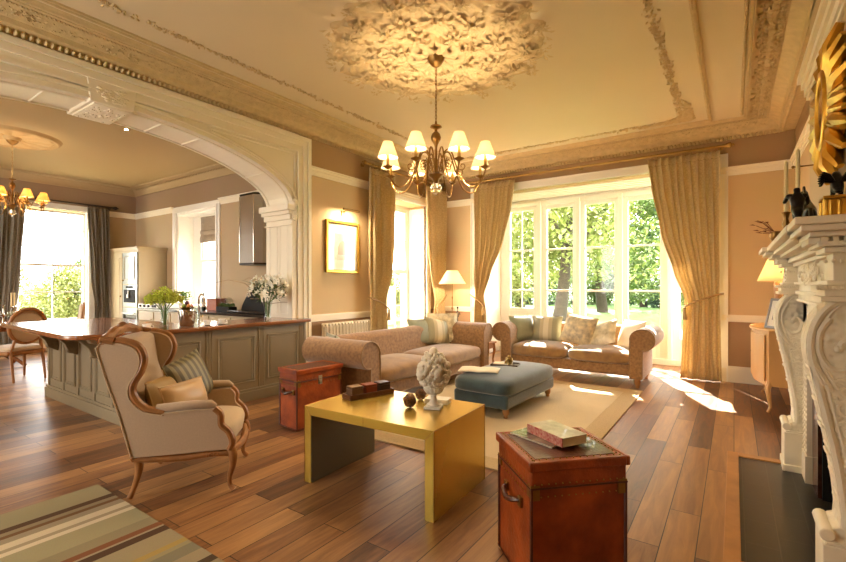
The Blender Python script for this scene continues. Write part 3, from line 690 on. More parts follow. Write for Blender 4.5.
# inner pilaster strips with carved guilloche, marble slips, opening
b = MB(); b.box(.42, .5, 4.13, 4.33, .18, 1.28); b.box(.41, .5, 4.12, 4.34, 0, .2); b.box(.42, .5, 2.78, 2.95, 0, 1.28); b.box(.42, .5, 2.78, 4.33, 1.12, 1.3)
for y in (4.15, 4.23, 4.31):
    for i in range(26): b.ell((.42, y, .22 + i * .036), (.008, .02 if y == 4.23 else .01, .015), 6, 4)
obj('inner_surround', b, M_stone, t, ang=30)
b = MB(); b.box(.45, .52, 3.88, 4.14, 0, 1.12); b.box(.45, .52, 2.94, 3.06, 0, 1.12); b.box(.45, .52, 3.06, 4.02, 1.0, 1.13)
obj('marble_slip', b, mat('brown_marble', '#5a3626', .2, var=.5, vs=14, vcol='#2e1a14'), t, smooth=False)
b = MB(); b.box(.62, .67, 3.0, 4.1, 0, 1.12); b.box(.47, .63, 3.85, 3.9, 0, 1.1); b.box(.46, .63, 3.05, 3.08, 0, 1.1)
obj('firebox', b, M_blk, t, smooth=False)
# entablature: blocks over the consoles, frieze between, stepped shelf with dentils
b = MB()
def ent(b, x0, y0, y1, z0, z1, p=0): b.box(x0 + (.02 if y0 < 3 else 0) - p * (.9 if y0 < 3 else 1), .505, y0 - p, y1 + p, z0, z1)
for (y0, y1) in CPY:
    for z0, z1, p in ((1.33, 1.352, .045), (1.352, 1.378, .03), (1.378, 1.4, .05), (1.4, 1.42, .02)): ent(b, .32, y0, y1, z0, z1, p)
    ent(b, .325, y0 + .01, y1 - .01, 1.3, 1.6)
ent(b, .37, 2.7, 4.4, 1.28, 1.6); ent(b, .36, 2.7, 4.4, 1.28, 1.3, 0); ent(b, .35, 2.7, 4.4, 1.33, 1.36, 0); ent(b, .345, 2.7, 4.4, 1.4, 1.42, 0)
obj('entablature', b, M_stone, t, bevel=.004, smooth=False)
b = MB()
for (z0, z1, p, q_) in ((1.535, 1.56, .03, .0), (1.56, 1.585, .055, .02), (1.6, 1.622, .09, .05), (1.622, 1.648, .125, .075), (1.648, 1.68, .15, .1)):
    for (y0, y1) in CPY: ent(b, .32, y0, y1, z0, z1, p)
    b.box(.36 - q_ * 1.6, .505, 2.7, 4.4, z0, z1)
for (y0, y1) in CPY: ent(b, .32, y0, y1, 1.58, 1.602, .03)
b.box(.36, .505, 2.7, 4.4, 1.58, 1.602)
obj('mantel_shelf', b, M_stone, t, bevel=.005, smooth=False)
b = MB()
for (y0, y1) in CPY:
    n = 7
    for i in range(n): y = y0 - .03 + (y1 - y0 + .06) * (i + .5) / n; b.box(.262, .3, y - .011, y + .011, 1.575, 1.602)
    for i in range(6): x = .3 + i * .036; b.box(x, x + .02, y0 - .058, y0 - .02, 1.575, 1.602); 
    for i in range(9): x = .29 + i * .026; b.ell((x, y0 - .05, 1.39), (.008, .007, .01), 6, 4); b.ell((x, y0 - .031, 1.5), (.008, .006, .01), 6, 4)
for i in range(34): y = 2.82 + i * .044; b.box(.335, .36, y, y + .024, 1.575, 1.602)
obj('dentils', b, M_stone, t, smooth=False)
b = MB(); q = random.Random(4)
for i in range(26):
    y, z = 3.5 + q.gauss(0, .28), 1.46 + q.uniform(-.05, .05); b.tube([(.37, y + .035 * (1 - k / 12) * cos(k * .6), z + .035 * (1 - k / 12) * sin(k * .6)) for k in range(11)], .006, 5); b.ell((.368, y, z), (.01, .02, .013), 6, 4)
for i in range(12): b.ell((.322, 4.36 + q.uniform(.0, .17), 1.46 + q.uniform(-.05, .05)), (.01, .022, .014), 6, 4)
obj('frieze_carving', b, M_stone, t)

# sunburst mirror
t = thing('sunburst_mirror', 'large gilded sunburst mirror hung on the chimney breast above the mantel', 'mirror', (.5, 3.5, 2.42), 0)
b = MB(); q = random.Random(8)
for i in range(40):
    a = 2 * pi * i / 40; L_ = (.46 if i % 2 else .38) * q.uniform(.94, 1.08)
    ca, sa = cos(a), sin(a); ry, rz = 1.08, .9; w = .03
    pts = [(-.055, ca * .15, sa * .2), (-.06, ca * .24 * ry, sa * .26 * rz), (-.04 - .02 * (i % 2), ca * L_ * .75 * ry, sa * L_ * .78 * rz), (-.03, ca * L_ * ry, sa * L_ * rz)]
    b.tube(pts, [.018, .028, w * 1.3, .02], 6, flat=.9)
b.ell((-.02, 0, 0), (.03, .38, .3), 32, 8)
obj('rays', b, M_gold, t)
b = MB(); b.tube([(-.065, .15 * cos(a), .21 * sin(a)) for a in [2 * pi * i / 32 for i in range(32)]], .03, 10, closed=True); obj('inner_ring', b, M_gold, t)
b = MB(); b.ell((-.05, 0, 0), (.04, .14, .2), 28, 12); obj('convex_glass', b, mat('mirror_glass', '#b98a3c', .12, 1), t)

# mantel things
MZ = 1.68
def candlestick(loc, label, h=.5):
    t = thing('candlestick', label, 'candlestick', loc, 0, 'candlesticks on the mantel shelf')
    b = MB(); b.lathe([(.04, 0), (.042, .01), (.02, .025), (.012, .06), (.02, .09), (.011, .12), (.018, .15), (.024, .16), (.012, .165)]); obj('holder', b, M_bronze, t)
    b = MB(); b.lathe([(.0115, .16), (.0105, h - .01), (.004, h)], n=12); b.cyl((0, 0, h), (0, 0, h + .012), .0015, n=5); obj('candle', b, M_wax, t); return t
candlestick((.26, 3.5, MZ), 'brass candlestick with yellow candle, the far one of the two on the mantel', .47)
candlestick((.31, 3.44, MZ), 'brass candlestick with yellow candle, the one closer to the black horse figurine', .52)
def skin_fig(name, pts, edges, rad, material, parent, lvl=2):
    me = bpy.data.meshes.new(name); bm = bmesh.new(); sk = bm.verts.layers.skin.verify(); vs = []
    for i, p in enumerate(pts):
        v = bm.verts.new(p); v[sk].radius = (rad[i], rad[i]); v[sk].use_root = i == 0; vs.append(v)
    for i, j in edges: bm.edges.new((vs[i], vs[j]))
    bm.to_mesh(me); bm.free(); o = bpy.data.objects.new(name, me); COL.objects.link(o); o.parent = parent; me.materials.append(material)
    o.modifiers.new('skin', 'SKIN').use_smooth_shade = True; k = o.modifiers.new('sub', 'SUBSURF'); k.levels = lvl; k.render_levels = lvl; return o
# rearing horse with its groom
t = thing('horse_figurine', 'black bronze figurine of a rearing horse on the mantel beside the candles', 'figurine', (.34, 3.32, MZ)); t.scale = (1.25, 1.25, 1.1)
b = MB(); b.box(-.05, .05, -.12, .12, 0, .012); b.ell((0, .02, .015), (.045, .09, .025), 10, 6); obj('base', b, M_black, t, bevel=.004)
pts = [(0, -.02, .13), (0, .045, .15), (0, .095, .2), (0, .115, .245), (0, .14, .235), (0, .17, .205), (0, -.065, .11), (.02, -.06, .06), (.022, -.085, .012), (-.02, -.055, .06), (-.022, -.075, .012), (.02, .09, .12), (.02, .13, .14), (.02, .13, .105), (-.02, .085, .11), (-.02, .12, .12), (-.02, .115, .085), (0, -.105, .12), (0, -.13, .075), (0, -.125, .03)]
ed = [(0, 1), (1, 2), (2, 3), (3, 4), (4, 5), (0, 6), (6, 7), (7, 8), (6, 9), (9, 10), (1, 11), (11, 12), (12, 13), (1, 14), (14, 15), (15, 16), (6, 17), (17, 18), (18, 19)]
skin_fig('body', pts, ed, [.03, .027, .02, .014, .014, .009, .028, .012, .006, .012, .006, .01, .006, .006, .01, .006, .006, .008, .009, .004], M_black, t)
b = MB()
for i in range(14): b.ell((0, .055 + i * .005, .185 + i * .006), (.007, .012, .014), 6, 4)
obj('mane', b, M_black, t)
t = thing('groom_figurine', 'black bronze figurine of a crouching man beside the rearing horse', 'figurine', (.27, 3.03, MZ)); t.scale = (1.2, 1.2, 1.15)
b = MB(); b.ell((0, 0, .008), (.045, .05, .012), 10, 6); obj('base', b, M_black, t)
pts = [(0, 0, .085), (0, .005, .14), (0, .01, .175), (0, .012, .2), (0, .04, .095), (0, .04, .03), (.0, .06, .012), (0, -.035, .075), (0, -.04, .03), (0, -.02, .012), (-.03, .012, .165), (-.04, .05, .14), (-.035, .085, .155), (.03, .01, .165), (.04, .04, .13), (.03, .07, .12)]
ed = [(0, 1), (1, 2), (2, 3), (0, 4), (4, 5), (5, 6), (0, 7), (7, 8), (8, 9), (1, 10), (10, 11), (11, 12), (1, 13), (13, 14), (14, 15)]
skin_fig('body', pts, ed, [.024, .026, .011, .018, .016, .011, .009, .016, .011, .009, .011, .008, .007, .011, .008, .007], M_black, t)
# winged eagle on a gold clock-like plinth
t = thing('gilt_plinth', 'small square gilt plinth on the mantel carrying a black eagle', 'plinth', (.4, 2.86, MZ)); t.scale = (1, 1, 1.15)
b = MB(); b.box(-.06, .06, -.075, .075, 0, .015); b.box(-.05, .05, -.065, .065, .015, .105); b.box(-.058, .058, -.072, .072, .105, .118)
for y in (-.055, .055): b.cyl((-.05, y, .015), (-.05, y, .105), .009); b.cyl((.05, y, .015), (.05, y, .105), .009)
for x in (-.03, 0, .03): b.cyl((x, -.065, .02), (x, -.065, .1), .008)
obj('body', b, M_gold, t, bevel=.003)
t = thing('eagle_figurine', 'black bronze eagle with raised wings perched on the gilt plinth', 'figurine', (.4, 2.86, MZ + .136)); t.scale = (.85, .9, .72)
pts = [(0, 0, .075), (0, .01, .12), (0, .02, .155), (0, .035, .165), (0, .055, .155), (0, -.03, .04), (0, -.06, .02), (.015, .0, .035), (.018, .012, .006), (-.015, .0, .035), (-.018, .012, .006)]
ed = [(0, 1), (1, 2), (2, 3), (3, 4), (0, 5), (5, 6), (0, 7), (7, 8), (0, 9), (9, 10)]
skin_fig('body', pts, ed, [.036, .03, .02, .018, .006, .024, .016, .014, .01, .014, .01], M_black, t)
for s_ in (-1, 1):
    b = MB()
    for i in range(7):
        a = .5 + i * .16; b.tube([(s_ * .02, -.01, .1), (s_ * (.02 + .045 * sin(a)), -.02, .1 + .05 * cos(a)), (s_ * (.02 + (.09 - i * .006) * sin(a)), -.035, .1 + .07 * cos(a) - .02 * i * .3)], [.02, .02, .01], 6, flat=.6)
    obj('wing', b, M_black, t)
t = thing('dried_leaf_spray', 'small spray of dried russet leaves in a pot at the far end of the mantel', 'dried plant', (.22, 3.66, MZ))
b = MB(); b.lathe([(.02, 0), (.035, .03), (.03, .06), (.022, .065)], n=12); obj('pot', b, M_bronze, t)
b = MB(); q = random.Random(2)
for i in range(9):
    a = q.uniform(2, 4.3); L_ = q.uniform(.05, .11); e = (cos(a) * L_, sin(a) * L_ * .6, .07 + q.uniform(-.02, .09)); b.tube([(0, 0, .05), e], .002, 4); b.leaf(e, (cos(a) * .04, sin(a) * .03, .008), .013)
obj('leaves', b, mat('dried_russet_leaf', '#6e3a1e', .7), t)
# picture light arm on the breast
t = thing('wall_sconce_arm', 'thin brass sconce arm fixed to the chimney breast behind the candles', 'sconce', (.5, 3.95, 2.2))
b2 = MB(); b2.cyl((0, 0, 0), (-.012, 0, 0), .022); obj('wall_plate', b2, M_bronze, t)
b = MB(); b.tube([(0, 0, 0), (-.1, 0, .0), (-.17, 0, .0)], .005, 8); b.ell((-.17, 0, 0), .01, 8, 6); obj('arm', b, M_bronze, t)

# ================================================================== BOW FRONTED CABINET, LAMP, FRAME
t = thing('bow_front_cabinet', 'blond wood bow-fronted cabinet on cabriole legs in the fireside alcove', 'cabinet', (.665, 6.82, 0)); t.scale = (1, 1, .958)
def bow(x, k=1.0, o=0): return [(0 - .0, -.6 - o), (-.35, -.6 - o)] + [(-.35 - (.13 + o) * sin(pi * i / 12) ** .8, -.6 - o + (1.2 + 2 * o) * i / 12) for i in range(1, 12)] + [(-.35, .6 + o), (0, .6 + o)]
b = MB(); b.prism(bow(0), 'z', .3, .92); body = obj('carcass', b, mat('blond_wood', '#d0a263', .4, var=.12, vs=5, stretch=(1, 1, .2)), t, bevel=.004)
b = MB(); b.prism(bow(0, o=.03), 'z', .92, .945); obj('top', b, MT['blond_wood'], t, bevel=.006)
for s_ in (-1, 1):
    b = MB(); pp = [(-.35 - .13 * sin(pi * i / 48) ** .8 - .004, -.6 + 1.2 * i / 48) for i in range(49)]; pp = [p for p in pp if (p[1] * s_ > .012 and p[1] * s_ < .55)]
    b.prism(pp + [(x - .012, y) for x, y in pp[::-1]], 'z', .35, .88); d_ = obj('door', b, MT['blond_wood'], t, bevel=.002)
    h_ = MB(); h_.ell((-.492, s_ * .05, .63), .011, 8, 6); obj('knob', h_, M_bronze, d_)
for (x, y) in ((-.34, -.57), (-.34, .57), (-.03, -.57), (-.03, .57)):
    b = MB(); b.tube([(x, y, .36), (x - .02, y * 1.04, .27), (x - .005, y * 1.02, .14), (x + .005, y, .06), (x - .012, y * 1.02, .012), (x - .02, y * 1.03, 0)], [.028, .03, .019, .013, .015, .017], 8); obj('leg', b, MT['blond_wood'], t)
b = MB(); b.prism([(-.56, .36), (-.56, .30)] + [(-.56 + 1.12 * i / 10, .28 - .03 * cos(2 * pi * i / 10 * 1)) for i in range(11)] + [(.56, .36)], 'x', -.33, -.355); obj('apron', b, MT['blond_wood'], t)
def shade(b, c, r0, r1, h, n=24, pl=0):
    b.grid(lambda u, v: (c[0] + (r0 + (r1 - r0) * v) * (1 + pl * cos(u * 2 * pi * n / 2)) * cos(u * 2 * pi), c[1] + (r0 + (r1 - r0) * v) * (1 + pl * cos(u * 2 * pi * n / 2)) * sin(u * 2 * pi), c[2] + h * v), n, 5, cu=True)
M_shade = shade_mat('cream_lamp_shade', '#f2e4c4', .32, '#ffd694')
M_shade_p = shade_mat('parchment_lamp_shade', '#ecd9ac', .2, '#ffc878')
M_shade_k = shade_mat('amber_lamp_shade', '#e2c088', .25, '#ffb04c')
t = thing('table_lamp', 'turned wood table lamp with cream shade on the bow-fronted cabinet', 'lamp', (.43, 6.75, .906))
b = MB(); b.lathe([(.07, 0), (.072, .02), (.04, .035), (.03, .06), (.042, .1), (.048, .2), (.034, .36), (.042, .42), (.045, .5), (.03, .54), (.034, .57), (.015, .6), (.012, .62)]); obj('base', b, mat('turned_wood', '#a57a52', .5, var=.2), t)
b = MB(); shade(b, (0, 0, .54), .2, .1, .26); obj('lamp_shade', b, M_shade_p, t, solid=.003); lamp('bulb', (0, 0, .67), 6, t)
t = thing('photo_frame', 'leaning silver photo frame with pale mount on the bow-fronted cabinet', 'photo frame', (.37, 6.42, .906), radians(-52)); t.scale = (1.25, 1.25, 1.25)
R_ = Matrix.Rotation(radians(-14), 4, 'X')
b = MB(); b.T = R_
for bx in ((-.1, -.08, -.01, .008, 0, .28), (.08, .1, -.01, .008, 0, .28), (-.08, .08, -.01, .008, 0, .022), (-.08, .08, -.01, .008, .258, .28)): b.box(*bx)
b.box(-.015, .015, .008, .07, .0, .012); obj('frame', b, mat('silver_frame', '#6e6a66', .3, .9), t, bevel=.002)
b = MB(); b.T = R_; b.box(-.082, .082, -.004, .004, .02, .26); obj('mount', b, mat('pale_mount', '#e8e2d2', .6), t)
b = MB(); b.T = R_; b.box(-.04, .04, -.006, .0, .08, .2); obj('photograph', b, mat('grey_photo', '#77706a', .5, var=.5, vs=20), t)

# ================================================================== CURTAINS
def curtain(name, label, ax, c, keys, z0, z1, npl, amp, material, tie=None, heading=True, gp=None, side=1, rings=True):
    """keys: (z, a, b) extents along the wall at heights"""
    keys = sorted(keys, key=lambda k: -k[0])
    def ext(z):
        if z >= keys[0][0]: return keys[0][1:]
        for k0, k1 in zip(keys, keys[1:]):
            if k1[0] <= z <= k0[0]:
                t = (k0[0] - z) / (k0[0] - k1[0]); t = t * t * (3 - 2 * t) * .4 + t * .6; return (k0[1] + (k1[1] - k0[1]) * t, k0[2] + (k1[2] - k0[2]) * t)
        return keys[-1][1:]
    mid = sum(sum(k[1:]) / 2 for k in keys[:1])
    t = thing(name, label, 'curtain', (mid, c, z0) if ax == 'y' else (c, mid, z0), 0, gp); ox, oy = (mid, c) if ax == 'y' else (c, mid)
    N = npl * 10; w0 = keys[0][2] - keys[0][1]
    def P(u, v, ex=0):
        z = z1 + (z0 - z1) * v; a, b_ = ext(z); w = b_ - a; k = min(1.25, max(.55, w / w0)); s_ = a + w * u + .006 * sin(v * 9 + u * 20)
        hd = 1 if z > z1 - .1 else 0
        ph = u * npl * 2 * pi; d = amp * k * (abs(sin(ph / 2)) ** (.5 if not hd else .8) - .5) * (1.1 if not hd else .8) + amp * .25 * sin(ph * .37 + v * 5)
        d = side * d
        return (s_ - ox, d, z - z0) if ax == 'y' else (d, s_ - oy, z - z0)
    b = MB(); b.grid(lambda u, v: P(u, v), N + 1, 46); cl = obj('cloth', b, material, t, solid=.006, ang=70)
    b = MB()                                                   # stitched heading
    zz = z1 - .105
    b.tube([tuple(Vector(P(i / (N * 1.0), (z1 - zz) / (z1 - z0))) + Vector((0, -.007 * side, 0) if ax == 'y' else (-.007 * side, 0, 0))) for i in range(N + 1)], .004, 4); obj('heading_band', b, M_rope, t)
    if tie:
        zt, hook = tie; a, b_ = ext(zt); far, near = (a, b_) if abs(hook - b_) < abs(hook - a) else (b_, a)
        pts = []
        for i in range(13):
            u = i / 12; s_ = hook + (far - hook) * u; z = zt + .1 - .2 * u + .02 * sin(u * pi); dd = -(amp * .8 + .02) * sin(min(1, u * 1.3) * pi * .5 + .35)
            q_ = (s_ - ox, dd * side * -1 * -1, z - z0) if ax == 'y' else (dd * side, s_ - oy, z - z0); pts.append(q_)
        b = MB(); b.tube(pts, .013, 8); e = pts[-1]
        b.ell((e[0], e[1], e[2] - .03), (.022, .022, .025), 10, 8); b.lathe([(.012, 0), (.022, -.03), (.03, -.15), (.0, -.15)], (e[0], e[1], e[2] - .04), 12)
        obj('tieback', b, M_rope, t)
    return t
CY = 7.74; M = M_curt
curtain('curtain', 'full length cream damask curtain tied back left of the bay opening', 'y', CY, [(3.33, -4.13, -3.30), (2.9, -4.13, -3.36), (2.2, -4.12, -3.52), (1.6, -4.12, -3.78), (1.2, -4.1, -3.92), (.9, -4.12, -3.88), (0, -4.14, -3.84)], .012, 3.33, 9, .07, M, (1.12, -4.22), gp='cream damask curtains')
curtain('curtain', 'full length cream damask curtain tied back right of the bay opening', 'y', CY, [(3.33, -1.10, -.17), (2.9, -1.05, -.17), (2.2, -.92, -.17), (1.6, -.74, -.17), (1.2, -.6, -.18), (.9, -.62, -.17), (.5, -.64, -.16), (0, -.66, -.14)], .012, 3.33, 10, .075, M, (1.18, -.12), gp='cream damask curtains')
curtain('curtain', 'cream damask curtain on the arch side of the left sash window', 'x', -4.84, [(3.3, 5.5, 6.12), (2.2, 5.5, 6.1), (1.6, 5.5, 6.06), (1.15, 5.52, 5.92), (.8, 5.5, 5.95), (0, 5.5, 5.96)], .012, 3.3, 7, .06, M, (1.1, 5.46), gp='cream damask curtains', side=-1)
curtain('curtain', 'cream damask curtain in the room corner right of the left sash window', 'x', -4.84, [(3.3, 7.12, 7.8), (2.2, 7.2, 7.8), (1.6, 7.3, 7.8), (1.1, 7.42, 7.78), (.8, 7.36, 7.8), (0, 7.34, 7.8)], .012, 3.3, 7, .06, M, (1.1, 7.83), gp='cream damask curtains', side=-1)
curtain('curtain', 'grey damask curtain right of the large kitchen window', 'x', KX + .16, [(3.05, 3.98, 4.4), (1.5, 4.06, 4.42), (1.0, 4.12, 4.42), (.0, 4.08, 4.44)], .012, 3.12, 6, .06, M_kcurt, gp='grey kitchen curtains', side=-1)
curtain('curtain', 'grey damask curtain left of the large kitchen window', 'x', KX + .16, [(3.05, 2.42, 2.92), (1.5, 2.4, 2.84), (1.0, 2.4, 2.78), (.0, 2.4, 2.82)], .012, 3.12, 6, .06, M_kcurt, gp='grey kitchen curtains', side=-1)
def rod(label, p0, p1, r, nr, spans, material, gp=None, drop=.04):
    mid = (Vector(p0) + Vector(p1)) / 2; t = thing('curtain_pole', label, 'curtain pole', tuple(mid), 0, gp); A, B = Vector(p0) - mid, Vector(p1) - mid; d = (B - A).normalized()
    b = MB(); b.cyl(A, B, r); obj('pole', b, material, t)
    for e, s_ in ((A, -1), (B, 1)):
        b = MB(); b.ell(e + d * s_ * .045, (.04, .04, .04), 12, 8); b.ell(e + d * s_ * .008, .03, 10, 6); b.ell(e + d * s_ * .09, .018, 8, 6); obj('finial', b, material, t)
    L_ = (B - A).length
    for i in range(nr):
        lo, hi = spans[i % len(spans)]; k = (i // len(spans) + .5) / (nr / len(spans)); c = A + d * (lo + (hi - lo) * k) * L_
        x = Vector((0, 0, 1)); y = d.cross(x); b = MB(); b.tube([c + x * cos(a) * (r + .012) + y * sin(a) * (r + .012) - x * .012 for a in [2 * pi * j / 14 for j in range(14)]], .0045, 5, closed=True); b.cyl(c - x * (r + .02), c - x * (r + .05), .003, n=5); obj('ring', b, material, t)
    for k in (.015, .5, .985) if L_ > 3 else (.02, .98):
        c = A + d * k * L_; y = Vector((0, 1, 0)) if abs(d.x) > .5 else Vector((-1, 0, 0)); b = MB(); b.cyl(c, c + y * .14, .012); b.cyl(c + y * .12, c + y * .14, .035); obj('bracket', b, material, t)
    return t
rod('long brass curtain pole above the bay opening', (-4.2, YB - .14, 3.39), (-.1, YB - .14, 3.39), .021, 24, [(.02, .22), (.76, .98)], M_brass)
rod('brass curtain pole above the left sash window', (XL + .14, 5.45, 3.36), (XL + .14, 7.78, 3.36), .021, 18, [(.02, .29), (.71, .98)], M_bronze)
rod('dark curtain pole above the large kitchen window', (KX + .14, 2.35, 3.17), (KX + .14, 4.5, 3.17), .02, 14, [(.02, .27), (.76, .98)], mat('dark_iron_pole', '#43362a', .5, .5))
# roman blind
t = thing('roman_blind', 'patterned roman blind pulled half down in the small kitchen window', 'blind', (-9.0, KY + .34, 2.32))
b = MB(); b.grid(lambda u, v: (-.62 + 1.2 * u, .012 * sin(v * 3) - (.022 * abs(sin(v * pi * 3.5)) if v < .45 else 0), .58 * v), 8, 40); obj('cloth', b, pleat_fabric('taupe_scroll_fabric', '#a59680', '#7d6e5c', 26), t, solid=.006)
b = MB(); b.box(-.62, .58, -.01, .03, .56, .6); obj('head_rail', b, M_white, t)

# ================================================================== CHANDELIERS
def chandelier(label, loc, zc, arms, R, mats, e, sc=1.0, parts_phase=radians(22.5)):
    """loc = ceiling point; zc = height of the arm hub"""
    t = thing('chandelier', label, 'chandelier', loc); d = zc - loc[2]; Mm, Ms = mats
    b = MB(); b.lathe([(0, -.12), (.03, -.11), (.06, -.08), (.085, -.04), (.09, 0)], n=20); obj('ceiling_rose_cap', b, Mm, t)
    b = MB(); n = int((-d - .42 * sc - .1) / .034)
    for i in range(n):
        z = -.11 - i * .034; a = (i % 2) * pi / 2; b.tube([(.009 * cos(q_) * cos(a), .009 * cos(q_) * sin(a), z - .02 + .022 * sin(q_)) for q_ in [2 * pi * j / 8 for j in range(8)]], .003, 4, closed=True)
    b.cyl((.006, 0, -.1), (.006, 0, d + .4 * sc), .0022, n=5); obj('chain', b, Mm, t)
    k = sc
    b = MB(); b.lathe([(r * k, z * k) for r, z in [(.0, -.13), (.02, -.125), (.035, -.07), (.07, -.045), (.075, -.03), (.04, -.015), (.02, .01), (.03, .05), (.022, .1), (.012, .14), (.012, .24), (.02, .27), (.045, .31), (.05, .34), (.04, .375), (.015, .4), (.015, .42), (.06, .44), (.055, .455), (.012, .465), (.01, .5), (0, .5)]], (0, 0, d), 20); obj('stem', b, Mm, t)
    b = MB(); b.ell((0, 0, d - .16 * k), .058 * k, 18, 12); b.cyl((0, 0, d - .235 * k), (0, 0, d - .21 * k), .01 * k); obj('glass_ball', b, mat('clear_cut_glass', '#f0eadc', .08, 0, trans=.9), t)
    for i in range(arms):
        a = parts_phase + TH + 2 * pi * i / arms; c_, s_ = cos(a), sin(a)
        def Q(r, z): return (r * c_ * k, r * s_ * k, d + z * k)
        b = MB()
        pts = [(.03, -.02), (.06, .12), (.1, .2), (.15, .2), (.19, .1), (.24, -.04), (.31, -.15), (.39, -.18), (.46, -.13), (R, -.03), (R, .0)]
        sm = []
        for j in range(len(pts) - 1):
            for m_ in range(4):
                u = m_ / 4; p0, p1, p2, p3 = pts[max(j - 1, 0)], pts[j], pts[j + 1], pts[min(j + 2, len(pts) - 1)]
                sm.append(tuple(.5 * (2 * p1[w] + (p2[w] - p0[w]) * u + (2 * p0[w] - 5 * p1[w] + 4 * p2[w] - p3[w]) * u * u + (3 * p1[w] - p0[w] - 3 * p2[w] + p3[w]) * u ** 3) for w in (0, 1)))
        b.tube([Q(*p) for p in sm] + [Q(R, .0)], .0075 * k, 7)
        b.tube([Q(.27 + (.05 - j * .003) * cos(j * .6 + 2), .03 + (.05 - j * .003) * sin(j * .6 + 2)) for j in range(15)], .005 * k, 5)
        b.tube([Q(.13 + (.045 - j * .003) * cos(-j * .6 + 2), .06 + (.045 - j * .003) * sin(-j * .6 + 2)) for j in range(14)], .005 * k, 5)
        b.T = Matrix.Translation(Q(R, 0)); b.lathe([(r * k, z * k) for r, z in [(0, -.03), (.012, -.02), (.045, -.002), (.048, .004), (.02, .006), (.018, .02)]], n=14); b.T = Matrix()
        A = obj('arm', b, Mm, t)
        b = MB(); b.cyl(Q(R, .01), Q(R, .11), .015 * k, n=10); obj('candle_tube', b, M_brass if sc > .9 else Mm, A)
        b = MB(); shade(b, Q(R, .085), .098 * k, .045 * k, .15 * k, 22); obj('lamp_shade', b, Ms, A, solid=.002)
        b = MB(); b.ell(Q(R, .135), (.014 * k, .014 * k, .026 * k), 8, 6); obj('bulb', b, MT['bulb_glow'], A)
        lamp('bulb_light', Q(R, .14), e, A, (1, .77, .5), .025)
    return t
mat('bulb_glow', '#fff0c8', .5, emit='#ffd8a0', es=8)
chandelier('large brass eight-arm chandelier with cream shades in the living room', (MEDX, MEDY, H - .03), 2.52, 8, .5, (M_bronze, M_shade), 13)
chandelier('smaller chandelier with amber pleated shades over the dining end of the kitchen', (-9.2, 2.14, H - .02), 2.66, 8, .46, (M_bronze, M_shade_k), 5, .84)

# ================================================================== UPHOLSTERY HELPERS
def cushion(b, w, h, t_, n=14, pinch=.06):
    def f(u, v, s_):
        x, y = 2 * u - 1, 2 * v - 1; k = 1 - pinch * (1 - abs(y) ** 2) * abs(x) ** 4; k2 = 1 - pinch * (1 - abs(x) ** 2) * abs(y) ** 4
        z = t_ / 2 * (max(0, 1 - abs(x) ** 2.6) ** .55) * (max(0, 1 - abs(y) ** 2.6) ** .55)
        return (x * w / 2 * k, s_ * z, y * h / 2 * k2 + h / 2)
    b.grid(lambda u, v: f(u, v, 1), n, n); b.grid(lambda u, v: f(u, v, -1), n, n); return b
def pillow(label, loc, rot, material, w=.46, h=.44, t_=.17, gp='scatter cushions on the sofas', name='scatter_cushion', piping=None):
    t = thing(name, label, 'cushion', loc, 0, gp); t.rotation_euler = rot
    b = MB(); cushion(b, w, h, t_); obj('cover', b, material, t, ang=80)
    b = MB(); q = []
    for i in range(48):
        u = i / 48 * 4; k = int(u); f = u - k; x, y = [(2 * f - 1, -1), (1, 2 * f - 1), (1 - 2 * f, 1), (-1, 1 - 2 * f)][k]
        q.append((x * w / 2 * (1 - .06 * (1 - y * y) * abs(x) ** 4), 0, y * h / 2 * (1 - .06 * (1 - x * x) * abs(y) ** 4) + h / 2))
    b.tube(q, .006, 5, closed=True); obj('piping', b, piping or material, t); return t
def rbox(b, x0, x1, y0, y1, z0, z1): b.box(x0, x1, y0, y1, z0, z1)
def seat_cushion(b, x0, x1, y0, y1, z0, z1, crown=.035, bow=0):
    """soft box cushion: front is -y"""
    cx, cy, hx, hy, hz = (x0 + x1) / 2, (y0 + y1) / 2, (x1 - x0) / 2, (y1 - y0) / 2, (z1 - z0) / 2
    def f(u, v):
        a = u * 2 * pi; p = (v - .5) * pi
        def se(c, e): return (abs(c) ** e) * (1 if c >= 0 else -1)
        X = se(cos(p), .3) * se(cos(a), .28); Y_ = se(cos(p), .3) * se(sin(a), .28); Z_ = se(sin(p), .5)
        z = hz * Z_ + (crown * (1 - X * X) * (1 - Y_ * Y_) if Z_ > 0 else 0)
        return (cx + hx * X, cy + hy * Y_ - (bow * (1 - X * X) if Y_ < 0 else 0), z0 + hz + z)
    b.grid(f, 48, 20, cu=True); return b

